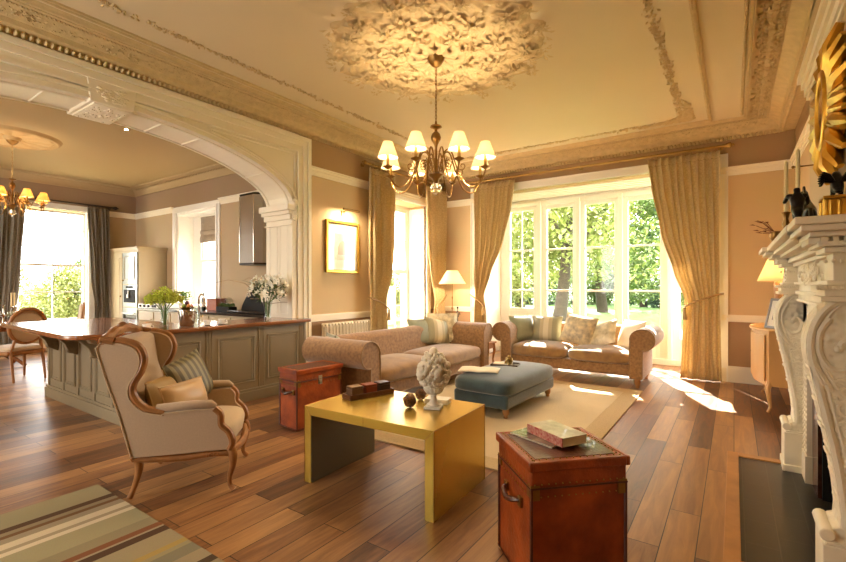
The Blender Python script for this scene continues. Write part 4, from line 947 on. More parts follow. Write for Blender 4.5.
def sofa(label, loc, rz, Wd, D, hb=.78, gp='matching brown chenille sofas'):
    """front faces local -y; origin at floor centre"""
    t = thing('sofa', label, 'sofa', loc, rz, gp); hw = Wd / 2; ay = .15
    b = MB(); rbox(b, -hw + .18, hw - .18, -D / 2 + .06, D / 2 - .05, .15, .32); obj('seat_frame', b, M_velvet, t, bevel=.03, seg=3)
    n = 2; iw = (Wd - .52) / n
    for i in range(n):
        x0 = -hw + .26 + i * iw; b = MB(); seat_cushion(b, x0 + .004, x0 + iw - .004, -D / 2 + .015, D / 2 - .22, .30, .475, .045, .035); c_ = obj('seat_cushion', b, M_velvet_d, t, ang=80)
    # back with rolled top
    prof = [(D / 2 - .24, .3), (D / 2 - .2, .6), (D / 2 - .19, hb - .06)] + [(D / 2 - .095 + .1 * cos(radians(a)), hb - .09 + .1 * sin(radians(a))) for a in range(170, -61, -20)] + [(D / 2 - .06, .55), (D / 2 - .06, .15), (D / 2 - .24, .15)]
    b = MB(); b.prism(prof, 'x', -hw + .14, hw - .14); obj('backrest', b, M_velvet, t, bevel=.015, ang=50)
    # scrolled arms
    for s_ in (-1, 1):
        rc = .15; cx = hw - .12; cz = hb - rc + .03
        pf = [(hw - .29, .13), (hw - .29, cz - .08)] + [(cx + rc * cos(radians(a)) * (1 if a < 90 else 1.15), cz + rc * sin(radians(a))) for a in range(190, -101, -15)] + [(hw - .125, cz - rc - .0), (hw - .125, .13)]
        pf = [(s_ * x, z) for x, z in pf]
        b = MB(); b.prism(pf, 'y', -D / 2 + .01, D / 2 - .05); A = obj('arm', b, M_velvet, t, bevel=.012, ang=50)
        b = MB(); yy = -D / 2 + .008
        b.tube([(x * 1, yy, z) for x, z in [(s_ * (hw - .285), .15), (s_ * (hw - .285), cz - .1)] + [(s_ * (cx + (rc - .008) * cos(radians(a)) * (1 if a < 90 else 1.15)), cz + (rc - .008) * sin(radians(a))) for a in range(190, -101, -15)] + [(s_ * (hw - .13), cz - rc), (s_ * (hw - .13), .15)]], .009, 6); obj('arm_piping', b, M_velvet_d, A)
        for y in (-D / 2 + .08, D / 2 - .12):
            b = MB(); b.lathe([(.02, 0), (.028, .01), (.024, .03), (.033, .045), (.04, .09), (.045, .13), (.04, .155)], (s_ * (hw - .2), y, 0), 14); obj('leg', b, M_oak, t)
    return t
# long sofa under the left wall faces +x, second sofa in front of the bay faces the camera
sofa('long brown chenille scroll-arm sofa under the left sash window beside the radiator', (-3.60, 4.95, 0), pi / 2, 3.0, .95)
sofa('brown chenille scroll-arm sofa standing in front of the bay window', (-2.03, 7.08, 0), 0, 2.3, .95)
F_sage = banded('sage_striped_silk', [(-.24, '#a6a184'), (-.1, '#c9bd98'), (-.04, '#e4dabc'), (.04, '#c9bd98'), (.1, '#a6a184'), (.24, '#a6a184')], 'X', .5, bs=60)
F_teal = mat('duck_egg_silk', '#94997f', .45, var=.12, vs=8, sheen=.4)
F_flor = mat('floral_linen', '#d9c9a0', .7, var=.5, vs=13, vcol='#a59a88')
F_cream = mat('ivory_cotton', '#ebe0c6', .75, var=.06, vs=10)
F_leaf = mat('ivory_leaf_print', '#ece0c2', .7, var=.4, vs=9, vcol='#b0a27c')
# on the long sofa (far corner)
pillow('sage silk cushion lying back in the long sofa, left of the striped one', (-3.87, 5.67, 0.49), (radians(-24), 0, radians(76)), F_teal, .44, .42)
pillow('striped cushion leaning in the middle of the pair on the long sofa', (-3.76, 5.87, 0.49), (radians(-24), radians(10), radians(66)), F_sage, .44, .42)
pillow('patterned beige cushion upright at the far arm of the long sofa', (-3.80, 6.08, 0.49), (radians(-18), 0, radians(40)), F_leaf, .5, .48)
pillow('pale duck egg cushion against the near arm of the long sofa', (-3.85, 3.87, 0.48), (radians(-20), 0, radians(150)), F_teal, .42, .36)
# on the bay sofa
pillow('sage green cushion against the left arm of the bay sofa', (-2.82, 7.02, .49), (radians(-16), 0, radians(58)), F_teal, .46, .42)
pillow('upright striped sage cushion second from the left on the bay sofa', (-2.5, 7.12, .49), (radians(-16), 0, radians(4)), F_sage, .48, .42)
pillow('large floral cushion tilted in the middle of the bay sofa', (-2.02, 7.02, .5), (radians(-18), radians(10), radians(-8)), F_flor, .5, .46)
pillow('ivory leaf print cushion leaning flat right of the floral one', (-1.62, 6.95, 0.50), (radians(-40), radians(-20), radians(-16)), F_leaf, .48, .44)
pillow('plain ivory cushion against the right arm of the bay sofa', (-1.27, 7.02, 0.49), (radians(-20), 0, radians(-40)), F_cream, .44, .42)

# ================================================================== RUGS
t = thing('wool_rug', 'large plain cream wool rug with jute border under the sofas and ottoman', 'rug', (-2.2, 4.8, 0))
b = MB(); b.box(-1.0, 1.02, -1.5, 1.5, .001, .014); obj('field', b, M_sisal, t, smooth=False)
b = MB(); b.box(1.02, 1.22, -1.7, 1.7, .001, .015); b.box(-1.2, -1.0, -1.7, 1.7, .001, .015); b.box(-1.0, 1.02, 1.5, 1.7, .001, .015); b.box(-1.0, 1.02, -1.7, -1.5, .001, .015)
obj('border', b, M_jute, t, bevel=.003)
M_str = banded('striped_flatweave', [(-.98, '#a59a74'), (-.76, '#5d4026'), (-.70, '#9c8a68'), (-.66, '#7d5a34'), (-.62, '#a8987a'), (-.56, '#e2d2ae'), (-.49, '#b0a080'), (-.45, '#e6d6b4'), (-.41, '#aca27c'), (-.22, '#9b8f6e'), (-.12, '#8a5634'), (-.07, '#a8987a'), (-.05, '#553a24'), (.01, '#a89a78'), (.17, '#b89c58'), (.21, '#a59a74'), (.25, '#8c866e'), (.34, '#a8987a'), (.44, '#55402c'), (.5, '#a8987a'), (.62, '#a8987a')], 'X', .95, bump=.7, bs=180)
b = MB(); b.box(-.985, .9, -1.5, 1.5, .001, .011)
o = obj('striped_rug', b, M_str, smooth=False); o.location = (-2.665, -.2, 0); tag(o, 'striped flatweave rug in sage, cream and brown on the floor by the armchair', 'rug')

# ================================================================== WINGBACK ARMCHAIR
t = thing('wingback_armchair', 'carved fruitwood wingback armchair in beige linen, seen from the side', 'armchair', (-3.245, 1.774, 0), radians(48.4))
def sx(p): return (p[0] - .3, p[1])
def smooth2(pts, n=5):
    out = []
    for j in range(len(pts) - 1):
        p0, p1, p2, p3 = pts[max(j - 1, 0)], pts[j], pts[j + 1], pts[min(j + 2, len(pts) - 1)]
        for m_ in range(n):
            u = m_ / n; out.append(tuple(.5 * (2 * p1[w] + (p2[w] - p0[w]) * u + (2 * p0[w] - 5 * p1[w] + 4 * p2[w] - p3[w]) * u * u + (3 * p1[w] - p0[w] - 3 * p2[w] + p3[w]) * u ** 3) for w in range(len(p1))))
    return out + [tuple(pts[-1])]
wing_front = smooth2([sx(p) for p in [(-.09, 1.04), (-.03, 1.03), (.035, 1.0), (.065, .93), (.05, .85), (.005, .77), (.0, .7), (.035, .635), (.1, .585), (.19, .562)]])
arm_top = [sx(p) for p in [(.19, .562), (.35, .57), (.49, .57)]]
arm_front = smooth2([sx(p) for p in [(.49, .57), (.525, .53), (.53, .46), (.575, .41), (.6, .34), (.58, .29)]])
outline = [sx(p) for p in [(.0, .285), (-.07, .56), (-.15, .82), (-.2, 1.0), (-.17, 1.035)]] + wing_front + arm_top[1:-1] + arm_front
for s_ in (-1, 1):
    y0, y1 = (-.345, -.285) if s_ < 0 else (.285, .345)
    b = MB(); b.prism(outline, 'y', y0, y1); P_ = obj('side_panel', b, M_linen, t, bevel=.012, ang=50)
    b = MB(); ye = -.325 if s_ < 0 else .325
    b.tube([(x, ye, z) for x, z in wing_front], [.027] * len(wing_front), 8); b.tube([(x, ye, z) for x, z in arm_front], .026, 8)
    obj('show_wood_rail', b, M_fruitwood, P_)
    b = MB(); b.tube([(x, ye + (-.022 if s_ < 0 else .022), z) for x, z in outline[:5] + [(p[0] - .02, p[1] - .012) for p in wing_front[3:]] + arm_top], .006, 5)
    obj('gimp_trim', b, M_linen2, P_)
    b = MB(); b.tube([(x, ye, z + .02) for x, z in [sx((.14, .585)), sx((.2, .575)), sx((.35, .582)), sx((.47, .582)), sx((.5, .565))]], [.015, .028, .03, .028, .015], 10); obj('arm_pad', b, M_linen, P_)
# back (leaning slab between wings) + carved crest
bk = [sx(p) for p in [(.0, .28), (-.07, .56), (-.15, .82), (-.2, 1.0), (-.17, 1.05), (-.06, 1.03), (-.03, .82), (.04, .56), (.1, .42), (.1, .28)]]
b = MB(); b.prism(bk, 'y', -.3, .3); obj('backrest', b, M_linen, t, bevel=.03, seg=3, ang=50)
b = MB()
def crest(v): return (-.47 + .0, (v - .5) * .7, 1.035 + .055 * sin(pi * v) ** 1.3 + .012 * abs(sin(v * pi * 5)))
b.tube([crest(i / 24) for i in range(25)], [.022 + .012 * sin(pi * i / 24) for i in range(25)], 8)
for s_ in (-1, 1): b.tube([(-.47 + (p[0] + .39) * 1.0 if i > 0 else -.47, s_ * .335, p[1] + .008) for i, p in enumerate([(-.47, 1.03), (-.39, 1.045), (-.32, 1.03)])], .026, 8)
for k in range(9): a = k * .7; b.ell((-.475, .05 * cos(a) * (1 - k / 14), 1.1 + .028 * sin(a)), (.022, .024, .014), 8, 5)
for s_ in (-1, 1):
    for k in range(6): b.ell((-.475, s_ * (.09 + k * .035), 1.093 - k * .007), (.016, .026, .012), 8, 5, Matrix.Rotation(s_ * .6, 4, 'X'))
obj('carved_crest', b, M_fruitwood, t)
b = MB(); seat_cushion(b, -.28, .285, -.29, .29, .3, .44, .04)
b2 = MB(); b2.v = [(p[0] + (.04 * (1 - (p[1] / .3) ** 2) if p[0] > .1 else 0), p[1], p[2]) for p in b.v]; b2.f = b.f; b2.m = b.m; obj('seat', b2, M_linen2, t, ang=80)
b = MB()
rp_ = smooth2([sx((.0, .275)), sx((.12, .262)), sx((.3, .255)), sx((.45, .268)), sx((.58, .262))], 4)
for s_ in (-1, 1): b.tube([(x, s_ * .318, z) for x, z in rp_], .024, 8, flat=1)
b.tube([(.28, -.32, .265), (.32, -.16, .258), (.33, 0, .25), (.32, .16, .258), (.28, .32, .265)], .026, 8); b.tube([(-.3, -.3, .27), (-.3, .3, .27)], .024, 8)
for k in range(5): b.ell((.15 + k * .015, -.338, .262 + .006 * (k % 2)), (.012, .012, .012), 6, 4)
obj('seat_rail', b, M_fruitwood, t)
for (x, y, f) in ((.285, -.31, 1), (.285, .31, 1), (-.29, -.3, -1), (-.29, .3, -1)):
    b = MB()
    pts = [(x - .0, y, .3), (x + f * .02, y * 1.03, .25), (x + f * .018, y * 1.03, .18), (x - f * .002, y, .1), (x + f * .0, y * 1.0, .045), (x + f * .025, y * 1.03, .012)] if f > 0 else [(x, y, .3), (x + .02, y, .22), (x + .012, y, .15), (x - .012, y, .07), (x - .035, y, .015)]
    rr_ = [.03, .031, .024, .017, .015, .02] if f > 0 else [.028, .026, .02, .017, .019]
    b.tube([tuple(p) for p in smooth2(pts, 3)], [rr_[min(len(rr_) - 1, i // 3)] + (rr_[min(len(rr_) - 1, i // 3 + 1)] - rr_[min(len(rr_) - 1, i // 3)]) * (i % 3) / 3 for i in range((len(pts) - 1) * 3 + 1)], 10)
    L_ = obj('leg', b, M_fruitwood, t)
def inchair(x, y, z):
    a = radians(48.4); return (-3.245 + x * cos(a) - y * sin(a), 1.774 + x * sin(a) + y * cos(a), z)
pillow('small champagne satin bolster cushion at the front of the wingback armchair', inchair(-.02, -.1, .52), (radians(-20), 0, radians(48.4 + 62)), M_gshim, .4, .2, .13, None, 'satin_cushion')
pillow('dull gold cushion tucked behind the satin one in the wingback armchair', inchair(-.15, -.1, .52), (radians(-16), 0, radians(48.4 + 84)), mat('old_gold_silk', '#ab8c58', .5, var=.1), .4, .24, .14, None, 'gold_cushion')
F_pl = banded('pleated_olive_silk', [(-.22 + .0275 * i, ('#8d8463', '#5c553e')[i % 2]) for i in range(17)], 'X', .5, bs=30)
pillow('pleated olive striped cushion leaning on the far arm of the wingback', inchair(.0, .17, .52), (radians(-20), radians(-12), radians(48.4 + 68)), F_pl, .4, .36, .12, None, 'pleated_cushion')

# ================================================================== OTTOMAN
t = thing('ottoman', 'low teal velvet ottoman on turned feet in the middle of the cream rug', 'ottoman', (-2.2, 4.93, .0155), radians(-2))
b = MB(); b.box(-.325, .325, -.66, .66, .1, .25); obj('base', b, M_teal, t, bevel=.03, seg=3)
b = MB(); seat_cushion(b, -.35, .35, -.7, .7, .22, .40, .035); obj('cushion_top', b, M_teal, t, ang=80)
for x in (-.27, .27):
    for y in (-.58, .58):
        b = MB(); b.lathe([(.016, 0), (.024, .008), (.02, .025), (.033, .045), (.036, .075), (.03, .11)], (x, y, 0), 14); obj('foot', b, M_oak, t)
OZ = .425
t = thing('magazine', 'open magazine with pale pages lying on the near end of the ottoman', 'magazine', (-2.35, 4.52, OZ + .012), radians(20))
b = MB(); b.grid(lambda u, v: ((u - .5) * .44, (v - .5) * .29, .012 + .008 * abs(sin((u - .5) * 2 * pi))), 17, 4); obj('pages', b, M_paper, t, solid=.012)
t = thing('tray', 'small dark flat tray with a pale book on the far end of the ottoman', 'tray', (-2.26, 5.02, OZ + .012), radians(14))
b = MB(); b.box(-.16, .16, -.11, .11, 0, .01); b.box(-.16, .16, -.11, -.1, .01, .022); b.box(-.16, .16, .1, .11, .01, .022); b.box(-.16, -.15, -.1, .1, .01, .022); b.box(.15, .16, -.1, .1, .01, .022); obj('tray_body', b, mat('dark_wood', '#4b3120', .4), t)
t = thing('book', 'pale book lying in the tray on the ottoman', 'book', (-2.28, 5.0, OZ + .023), radians(18))
b = MB(); b.box(-.11, .11, -.075, .075, 0, .02); obj('pages', b, M_paper, t); 
t = thing('gold_knot_ornament', 'small gold coiled ornament standing on the tray of the ottoman', 'ornament', (-2.2, 4.98, OZ + .023), 0)
b = MB(); b.tube([(.03 * cos(a) * (1 + .3 * cos(1.5 * a)), .03 * sin(a) * (1 + .3 * cos(1.5 * a)), .05 + .03 * sin(1.5 * a)) for a in [4 * pi * i / 60 for i in range(60)]], .013, 8, closed=True); b.lathe([(.03, 0), (.03, .012), (.015, .02), (.012, .03)], n=12); b.ell((.005, 0, .1), .022, 10, 6); obj('coil', b, M_brass, t)

# ================================================================== BRASS TABLE
M_bt = tiles_mat('gold_leaf_panels', '#dcbc58', '#d6b44e', '#8a6a2a', .54, .355, .3, 0, 0, .0012)
bb = M_bt.node_tree.nodes['Principled BSDF']; bb.inputs['Metallic'].default_value = .7; bb.inputs['Roughness'].default_value = .27
t = thing('brass_coffee_table', 'waterfall coffee table clad in gold leaf and brass sheet', 'coffee table', (-2.0, 2.55, 0), radians(2.5))
TX, TY, TZ, TT = .535, .36, .54, .062
b = MB(); b.prism([(-TX + .001, TZ), (TX - .001, TZ), (TX - TT, TZ - TT), (-TX + TT, TZ - TT)], 'y', -TY, TY); obj('top', b, M_bt, t, bevel=.002)
for s_ in (-1, 1):
    b = MB(); b.prism([(s_ * TX, TZ - .001), (s_ * TX, 0), (s_ * (TX - TT), 0), (s_ * (TX - TT), TZ - TT - .001)], 'y', -TY, TY); L_ = obj('side_slab', b, M_bt, t, bevel=.002)
    b = MB(); x0 = s_ * (TX - TT - .001); x1 = s_ * (TX - TT - .004); b.box(min(x0, x1), max(x0, x1), -TY + .004, TY - .004, .002, TZ - TT - .002); obj('inner_lining', b, mat('grey_green_lacquer', '#6b6650', .45), L_)
    b = MB(); b.tube([(s_ * TX, -TY, 0), (s_ * TX, -TY, TZ), ], .0025, 4); b.tube([(s_ * TX, -TY, TZ), (s_ * (TX - TT), -TY, TZ - TT)], .0022, 4); b.tube([(s_ * TX, -TY, TZ), (s_ * TX, TY, TZ), (s_ * TX, TY, 0)], .0025, 4); obj('edge_bead', b, M_bronze, L_)
# tray with three boxes
def tw(x, y, z=TZ): a = radians(-1); return (-2.005 + x * cos(a) - y * sin(a), 2.545 + x * sin(a) + y * cos(a), z)
t = thing('wooden_tray', 'long low wooden tray on the brass table holding three boxes', 'tray', (-2.335, 2.645, TZ + .001), radians(74))
b = MB(); b.box(-.2, .2, -.06, .06, 0, .012)
for q_ in ((-.2, .2, -.06, -.05), (-.2, .2, .05, .06), (-.2, -.19, -.05, .05), (.19, .2, -.05, .05)): b.box(*q_, .012, .038)
obj('tray_body', b, mat('walnut', '#6b3f24', .35, var=.3, vs=6), t, bevel=.002)
for k, (lb, c, d_) in enumerate((('grey brown wooden box at the near end of the wooden tray', '#75543c', -.125), ('red brown wooden box in the middle of the wooden tray', '#93401f', 0), ('dark chocolate wooden box at the far end of the wooden tray', '#3b241b', .125))):
    a = radians(74); t = thing('trinket_box', lb, 'box', (-2.335 + d_ * cos(a), 2.645 + d_ * sin(a), TZ + .0135), a, 'boxes in the wooden tray'); b = MB(); b.box(-.05, .05, -.043, .043, 0, .062); obj('box_body', b, mat('box_wood_%s' % 'abc'[k], c, .35, var=.2), t, bevel=.004)
    b = MB(); b.box(-.051, .051, -.044, .044, .062, .082); obj('lid', b, MT['box_wood_%s' % 'abc'[k]], t, bevel=.005)
# fruit urn
t = thing('fruit_urn_sculpture', 'pale stone urn heaped with carved fruit standing on the brass table', 'sculpture', (-1.73, 2.64, TZ + .001), radians(20))
b = MB(); b.box(-.058, .058, -.058, .058, 0, .018); obj('plinth', b, M_cream, t, bevel=.003)
b = MB(); b.lathe([(.045, .018), (.046, .026), (.03, .04), (.022, .065), (.02, .085), (.028, .09), (.02, .096)], n=24); b.lathe([(.02, .095), (.05, .105), (.066, .125), (.07, .145), (.064, .152)], n=48, flute=.05, nf=16); b.lathe([(.064, .152), (.074, .158), (.074, .166), (.06, .17), (0, .172)], n=24); obj('urn', b, M_cream, t)
b = MB(); q = random.Random(6)
prof = lambda z: .118 * sqrt(max(0, 1 - ((z - .25) / .125) ** 2)) if z < .27 else .105 * max(0, 1 - (z - .27) / .17) + .018
b.ell((0, 0, .25), (.09, .09, .095), 14, 10)
for i in range(230):
    z = .165 + .22 * q.random() ** 1.1; a = q.uniform(0, 6.283); r = prof(z) * .93; b.ell((r * cos(a), r * sin(a), z), q.uniform(.011, .016), 8, 6)
for (a, z, r_) in ((-1.1, .26, .03), (.2, .3, .026), (1.6, .25, .03), (2.8, .28, .028), (4.0, .24, .03), (-.6, .345, .024), (2, .35, .024)): b.ell((prof(z) * .9 * cos(a), prof(z) * .9 * sin(a), z), (r_, r_, r_ * 1.05), 14, 10)
b.ell((0, 0, .395), (.03, .03, .03), 14, 10)
for a in (-2.4, -1.9, .9):
    b.tube([(prof(.26) * 1.0 * cos(a), prof(.26) * sin(a), .25), (.085 * cos(a + .1), .085 * sin(a + .1), .31), (.045 * cos(a + .15), .045 * sin(a + .15), .375)], [.009, .017, .008], 8)
obj('carved_fruit', b, M_cream, t)
def ball(label, loc, r, seed):
    t = thing('woven_ball', label, 'decorative ball', loc, 0, 'woven wooden balls on the brass table'); b = MB(); q = random.Random(seed)
    for i in range(9):
        R_ = Matrix.Rotation(q.uniform(0, 3), 4, 'X') @ Matrix.Rotation(q.uniform(0, 3), 4, 'Y'); k = q.uniform(.0, .45)
        b.tube([R_ @ Vector((r * .9 * sqrt(1 - k * k) * cos(a), r * .9 * sqrt(1 - k * k) * sin(a), r * .9 * k)) + Vector((0, 0, r)) for a in [2 * pi * j / 20 for j in range(20)]], r * .1, 6, closed=True)
    b.ell((0, 0, r), r * .72, 10, 8); obj('vines', b, mat('varnished_vine', '#8a5a2a', .35, var=.6, vs=30, vcol='#3a2412'), t)
ball('larger woven wooden ball at the foot of the stone urn', (-1.875, 2.555, TZ + .001), .05, 1)
ball('smaller woven wooden ball behind the stone urn', (-1.93, 2.77, TZ + .001), .042, 2)
t = thing('small_white_book', 'small pale book lying behind the stone urn on the brass table', 'book', (-1.79, 2.78, TZ + .001), radians(15)); b = MB(); b.box(-.08, .09, -.05, .05, 0, .03); obj('pages', b, M_paper, t, bevel=.002)
b = MB(); b.box(-.082, .092, -.052, .052, .03, .033); b.box(-.082, .092, -.052, .052, -.0, .002); obj('cover', b, mat('white_cover', '#e8e4da', .4), t)

# ================================================================== LEATHER TRUNKS
def trunk(label, loc, rz, w, d, h, lock=True):
    t = thing('leather_trunk', label, 'trunk', loc, rz, 'studded leather trunks'); hx, hy = w / 2, d / 2
    b = MB(); b.box(-hx, hx, -hy, hy, .0, h * .8); obj('body', b, M_leather, t, bevel=.008)
    b = MB(); b.box(-hx - .006, hx + .006, -hy - .006, hy + .006, h * .8 + .002, h); obj('lid', b, M_leather, t, bevel=.01)
    b = MB(); b.box(-hx + .03, hx - .03, -hy + .03, hy - .03, h, h + .002); obj('top_panel', b, M_leather_d, t)
    b = MB(); b.prism([(0, 0), (0, 0), (0, 0)], 'z', 0, 0) if 0 else None
    for (u0, u1, v0, v1) in ((-hx - .018, hx + .018, -hy - .018, -hy + .004), (-hx - .018, hx + .018, hy - .004, hy + .018), (-hx - .018, -hx + .004, -hy, hy), (hx - .004, hx + .018, -hy, hy)): b.box(u0, u1, v0, v1, h - .04, h + .003)
    obj('top_rim', b, M_leather, t, bevel=.006)
    b = MB(); e = .007
    for z in (h * .8, h * .02): b.tube([(-hx - e, -hy - e, z + .004), (hx + e, -hy - e, z + .004), (hx + e, hy + e, z + .004), (-hx - e, hy + e, z + .004)], .0045, 5, closed=True)
    for sx_ in (-1, 1):
        for sy_ in (-1, 1): b.tube([(sx_ * (hx + .002), sy_ * (hy + .002), .01), (sx_ * (hx + .002), sy_ * (hy + .002), h * .8)], .008, 6)
    obj('edge_binding', b, M_leather_d, t)
    b = MB(); n = 14
    for sy_ in (-1, 1):
        for i in range(n):
            x = -hx + .012 + (w - .024) * i / (n - 1); b.ell((x, sy_ * (hy + .007), h * .8 + .022), .004, 6, 4); b.ell((x, sy_ * (hy + .007), h - .018), .004, 6, 4); b.ell((x, sy_ * (hy - .018), h + .002), .004, 6, 4); b.ell((x, sy_ * (hy + .001), h * .74), .004, 6, 4)
    for sx_ in (-1, 1):
        for i in range(n):
            y = -hy + .012 + (d - .024) * i / (n - 1); b.ell((sx_ * (hx + .007), y, h * .8 + .022), .004, 6, 4); b.ell((sx_ * (hx + .007), y, h - .018), .004, 6, 4); b.ell((sx_ * (hx - .018), y, h + .002), .004, 6, 4); b.ell((sx_ * (hx + .001), y, h * .74), .004, 6, 4)
    obj('brass_studs', b, M_brass, t)
    for sx_ in (-1, 1):
        for sy_ in (-1, 1):
            b = MB(); x0, y0 = sx_ * (hx + .008), sy_ * (hy + .008)
            b.box(min(x0, x0 - sx_ * .045), max(x0, x0 - sx_ * .045), min(y0, y0 - sy_ * .012), max(y0, y0 - sy_ * .012), h * .74, h * .82); b.box(min(x0, x0 - sx_ * .012), max(x0, x0 - sx_ * .012), min(y0, y0 - sy_ * .045), max(y0, y0 - sy_ * .045), h * .72, h * .83)
            obj('corner_bracket', b, M_bronze, t, bevel=.002)
    b = MB(); z = h * .62
    def Q(s_, o, z_): return (s_, -hy - o, z_)
    b.tube([Q(-.085, .012, z + .01), Q(-.06, .035, z + .005), Q(0, .042, z - .012), Q(.06, .035, z + .005), Q(.085, .012, z + .01)], [.009, .013, .014, .013, .009], 8)
    hd = obj('side_handle', b, M_leather_d, t)
    for s_ in (-.09, .09): b = MB(); b.box(s_ - .018, s_ + .018, -hy - .014, -hy + .001, z - .018, z + .03); obj('handle_mount', b, M_bronze, hd, bevel=.003)
    if not lock: return t
    b = MB(); b.box(hx - .001, hx + .01, -.022, .022, h * .8 - .05, h * .8 + .035); b.tube([(hx + .014, .012 * cos(a), h * .8 - .035 + .014 * sin(a)) for a in [2 * pi * j / 12 for j in range(12)]], .004, 5, closed=True); obj('lock_plate', b, M_steel, t, bevel=.003)
    return t
trunk('orange brown leather trunk standing on end beside the near arm of the long sofa', (-3.55, 3.14, 0), radians(-6), .29, .53, .58)
trunk('studded tan leather trunk in the foreground with two books on its lid', (-.722, 2.232, 0), radians(-45), .405, .46, .61, False)
a45 = radians(45)
t = thing('magazine', 'glossy dark magazine under the red-spined book on the foreground trunk', 'magazine', (-.80, 2.27, .6135), radians(-20)); b = MB(); b.box(-.15, .12, -.1, .1, 0, .007); obj('pages', b, M_paper, t); b = MB(); b.box(-.151, .121, -.101, .101, .007, .009); obj('cover', b, mat('glossy_magazine_cover', '#8a8272', .15, var=.8, vs=9, vcol='#1c1a18', coat=.6), t, bevel=.001)
t = thing('book', 'thick hardback book with red patterned spine and cream cover on the foreground trunk', 'book', (-.745, 2.285, .6235), radians(-30))
b = MB(); b.box(-.128, .126, -.078, .074, .003, .04); obj('pages', b, M_paper, t)
b = MB(); b.box(-.132, .13, -.082, .078, .04, .0435); b.box(-.132, .13, -.082, .078, 0, .0032); obj('cover', b, mat('cream_book_cover', '#efe7d4', .3, var=.15, vs=12, vcol='#a89a80', coat=.3), t, bevel=.001)
b = MB(); b.box(-.132, .13, -.085, -.079, 0, .0435); obj('spine', b, mat('red_pattern_spine', '#a01f26', .4, var=.8, vs=60, vcol='#e0b8a0'), t, bevel=.001)

# ================================================================== PICTURE, RADIATOR, LAMP IN THE CORNER
t = thing('framed_picture', 'gilt framed glazed print on the left wall under a brass picture light', 'picture', (XL, 5.045, 1.985))
b = MB(); w_, h_ = .36, .40
for q_ in ((-w_, -w_ + .045, -h_, h_), (w_ - .045, w_, -h_, h_), (-w_ + .045, w_ - .045, -h_, -h_ + .045), (-w_ + .045, w_ - .045, h_ - .045, h_)): b.box(0, .035, *q_)
obj('frame', b, M_gold, t, bevel=.008)
b = MB(); b.box(.004, .012, -w_ + .04, w_ - .04, -h_ + .04, h_ - .04); obj('mount', b, mat('ivory_mount', '#e6dab8', .12, coat=.8), t)
b = MB(); b.box(.012, .0135, -.17, .17, -.2, .2); obj('print', b, mat('faded_architectural_print', '#d3c6a0', .12, var=.25, vs=7, coat=.8), t)
b = MB(); b.box(.0135, .0145, -.1, .1, -.12, -.0); b.prism([(-.1, .0), (-.07, .06), (0, .1), (.07, .06), (.1, .0)], 'x', .0135, .0145); obj('drawn_building', b, mat('sepia_ink', '#a3916c', .15, coat=.8), t)
t = thing('picture_light', 'small brass picture light on an arm above the gilt framed print', 'picture light', (XL, 5.05, 2.5))
b = MB(); b.box(0, .02, -.03, .03, -.03, .05); b.tube([(.01, 0, .03), (.1, 0, .05), (.19, 0, .045)], .007, 8); obj('arm', b, M_bronze, t)
b = MB(); b.cyl((.19, -.17, .04), (.19, .17, .04), .018); obj('lamp_tube', b, M_bronze, t)
l = bpy.data.lights.new('picture_light_glow', 'AREA'); l.shape = 'RECTANGLE'; l.size = .3; l.size_y = .02; l.energy = 5; l.color = (1, .75, .45); o = bpy.data.objects.new('picture_light_glow', l); COL.objects.link(o); o.parent = t; o.location = (.18, 0, .018); o.rotation_euler = Vector((-.35, 0, -1)).to_track_quat('-Z', 'Y').to_euler()
t = thing('radiator', 'white column radiator on the left wall behind the long sofa', 'radiator', (XL + .11, 5.08, 0))
for i in range(15):
    y = -.5 + i * .067
    b = MB()
    for x in (-.045, 0, .045): b.tube([(x, y, .14), (x, y, .8)], .013, 8)
    b.tube([(-.05, y, .82), (.05, y, .82)], .02, 8); b.tube([(-.05, y, .13), (.05, y, .13)], .02, 8); obj('section', b, M_trim, t)
b = MB(); b.cyl((0, -.54, .13), (0, .5, .13), .014); b.cyl((0, -.54, .8), (0, .5, .8), .014)
for y in (-.5, .44): b.cyl((0, y, 0), (0, y, .13), .014)
obj('pipes', b, M_trim, t)
t = thing('side_table', 'small turned oak side table between the two sofas', 'side table', (-3.46, 6.85, 0))
b = MB(); b.box(-.15, .15, -.15, .15, .42, .45); obj('top', b, M_oak, t, bevel=.006)
for x in (-.11, .11):
    for y in (-.11, .11): b = MB(); b.tube([(x, y, .43), (x * 1.1, y * 1.1, .3), (x * .92, y * .92, .15), (x * 1.05, y * 1.05, .0)], [.026, .024, .016, .018], 8); obj('leg', b, M_oak, t)
b = MB(); b.box(-.12, .12, -.12, .12, .34, .42); obj('apron', b, M_oak, t)
t = thing('lidded_box', 'small wooden box on the little side table', 'box', (-3.44, 6.83, .452), radians(20)); b = MB(); b.box(-.06, .06, -.045, .045, 0, .06); obj('box_body', b, M_oak, t, bevel=.003); b = MB(); b.box(-.064, .064, -.049, .049, .06, .075); obj('lid', b, M_oak, t, bevel=.003)
t = thing('corner_table', 'round wooden lamp table in the room corner behind the long sofa', 'side table', (-4.4, 7.3, 0))
b = MB(); b.lathe([(.26, .60), (.27, .61), (.27, .63), (.0, .631)], n=28); obj('top', b, M_oak, t); b = MB(); b.lathe([(.17, 0), (.16, .03), (.04, .06), (.03, .2), (.045, .3), (.03, .5), (.08, .6)]); obj('pedestal', b, M_oak, t)
t = thing('corner_lamp', 'slim candlestick lamp with pleated cream shade in the corner between the curtains', 'lamp', (-4.4, 7.36, .632))
b = MB(); b.lathe([(.06, 0), (.06, .015), (.015, .03), (.012, .1), (.022, .13), (.01, .16), (.009, .3), (.02, .33), (.008, .36), (.008, .5), (.016, .53), (.006, .56), (.005, .85)]); obj('stem', b, M_bronze, t)
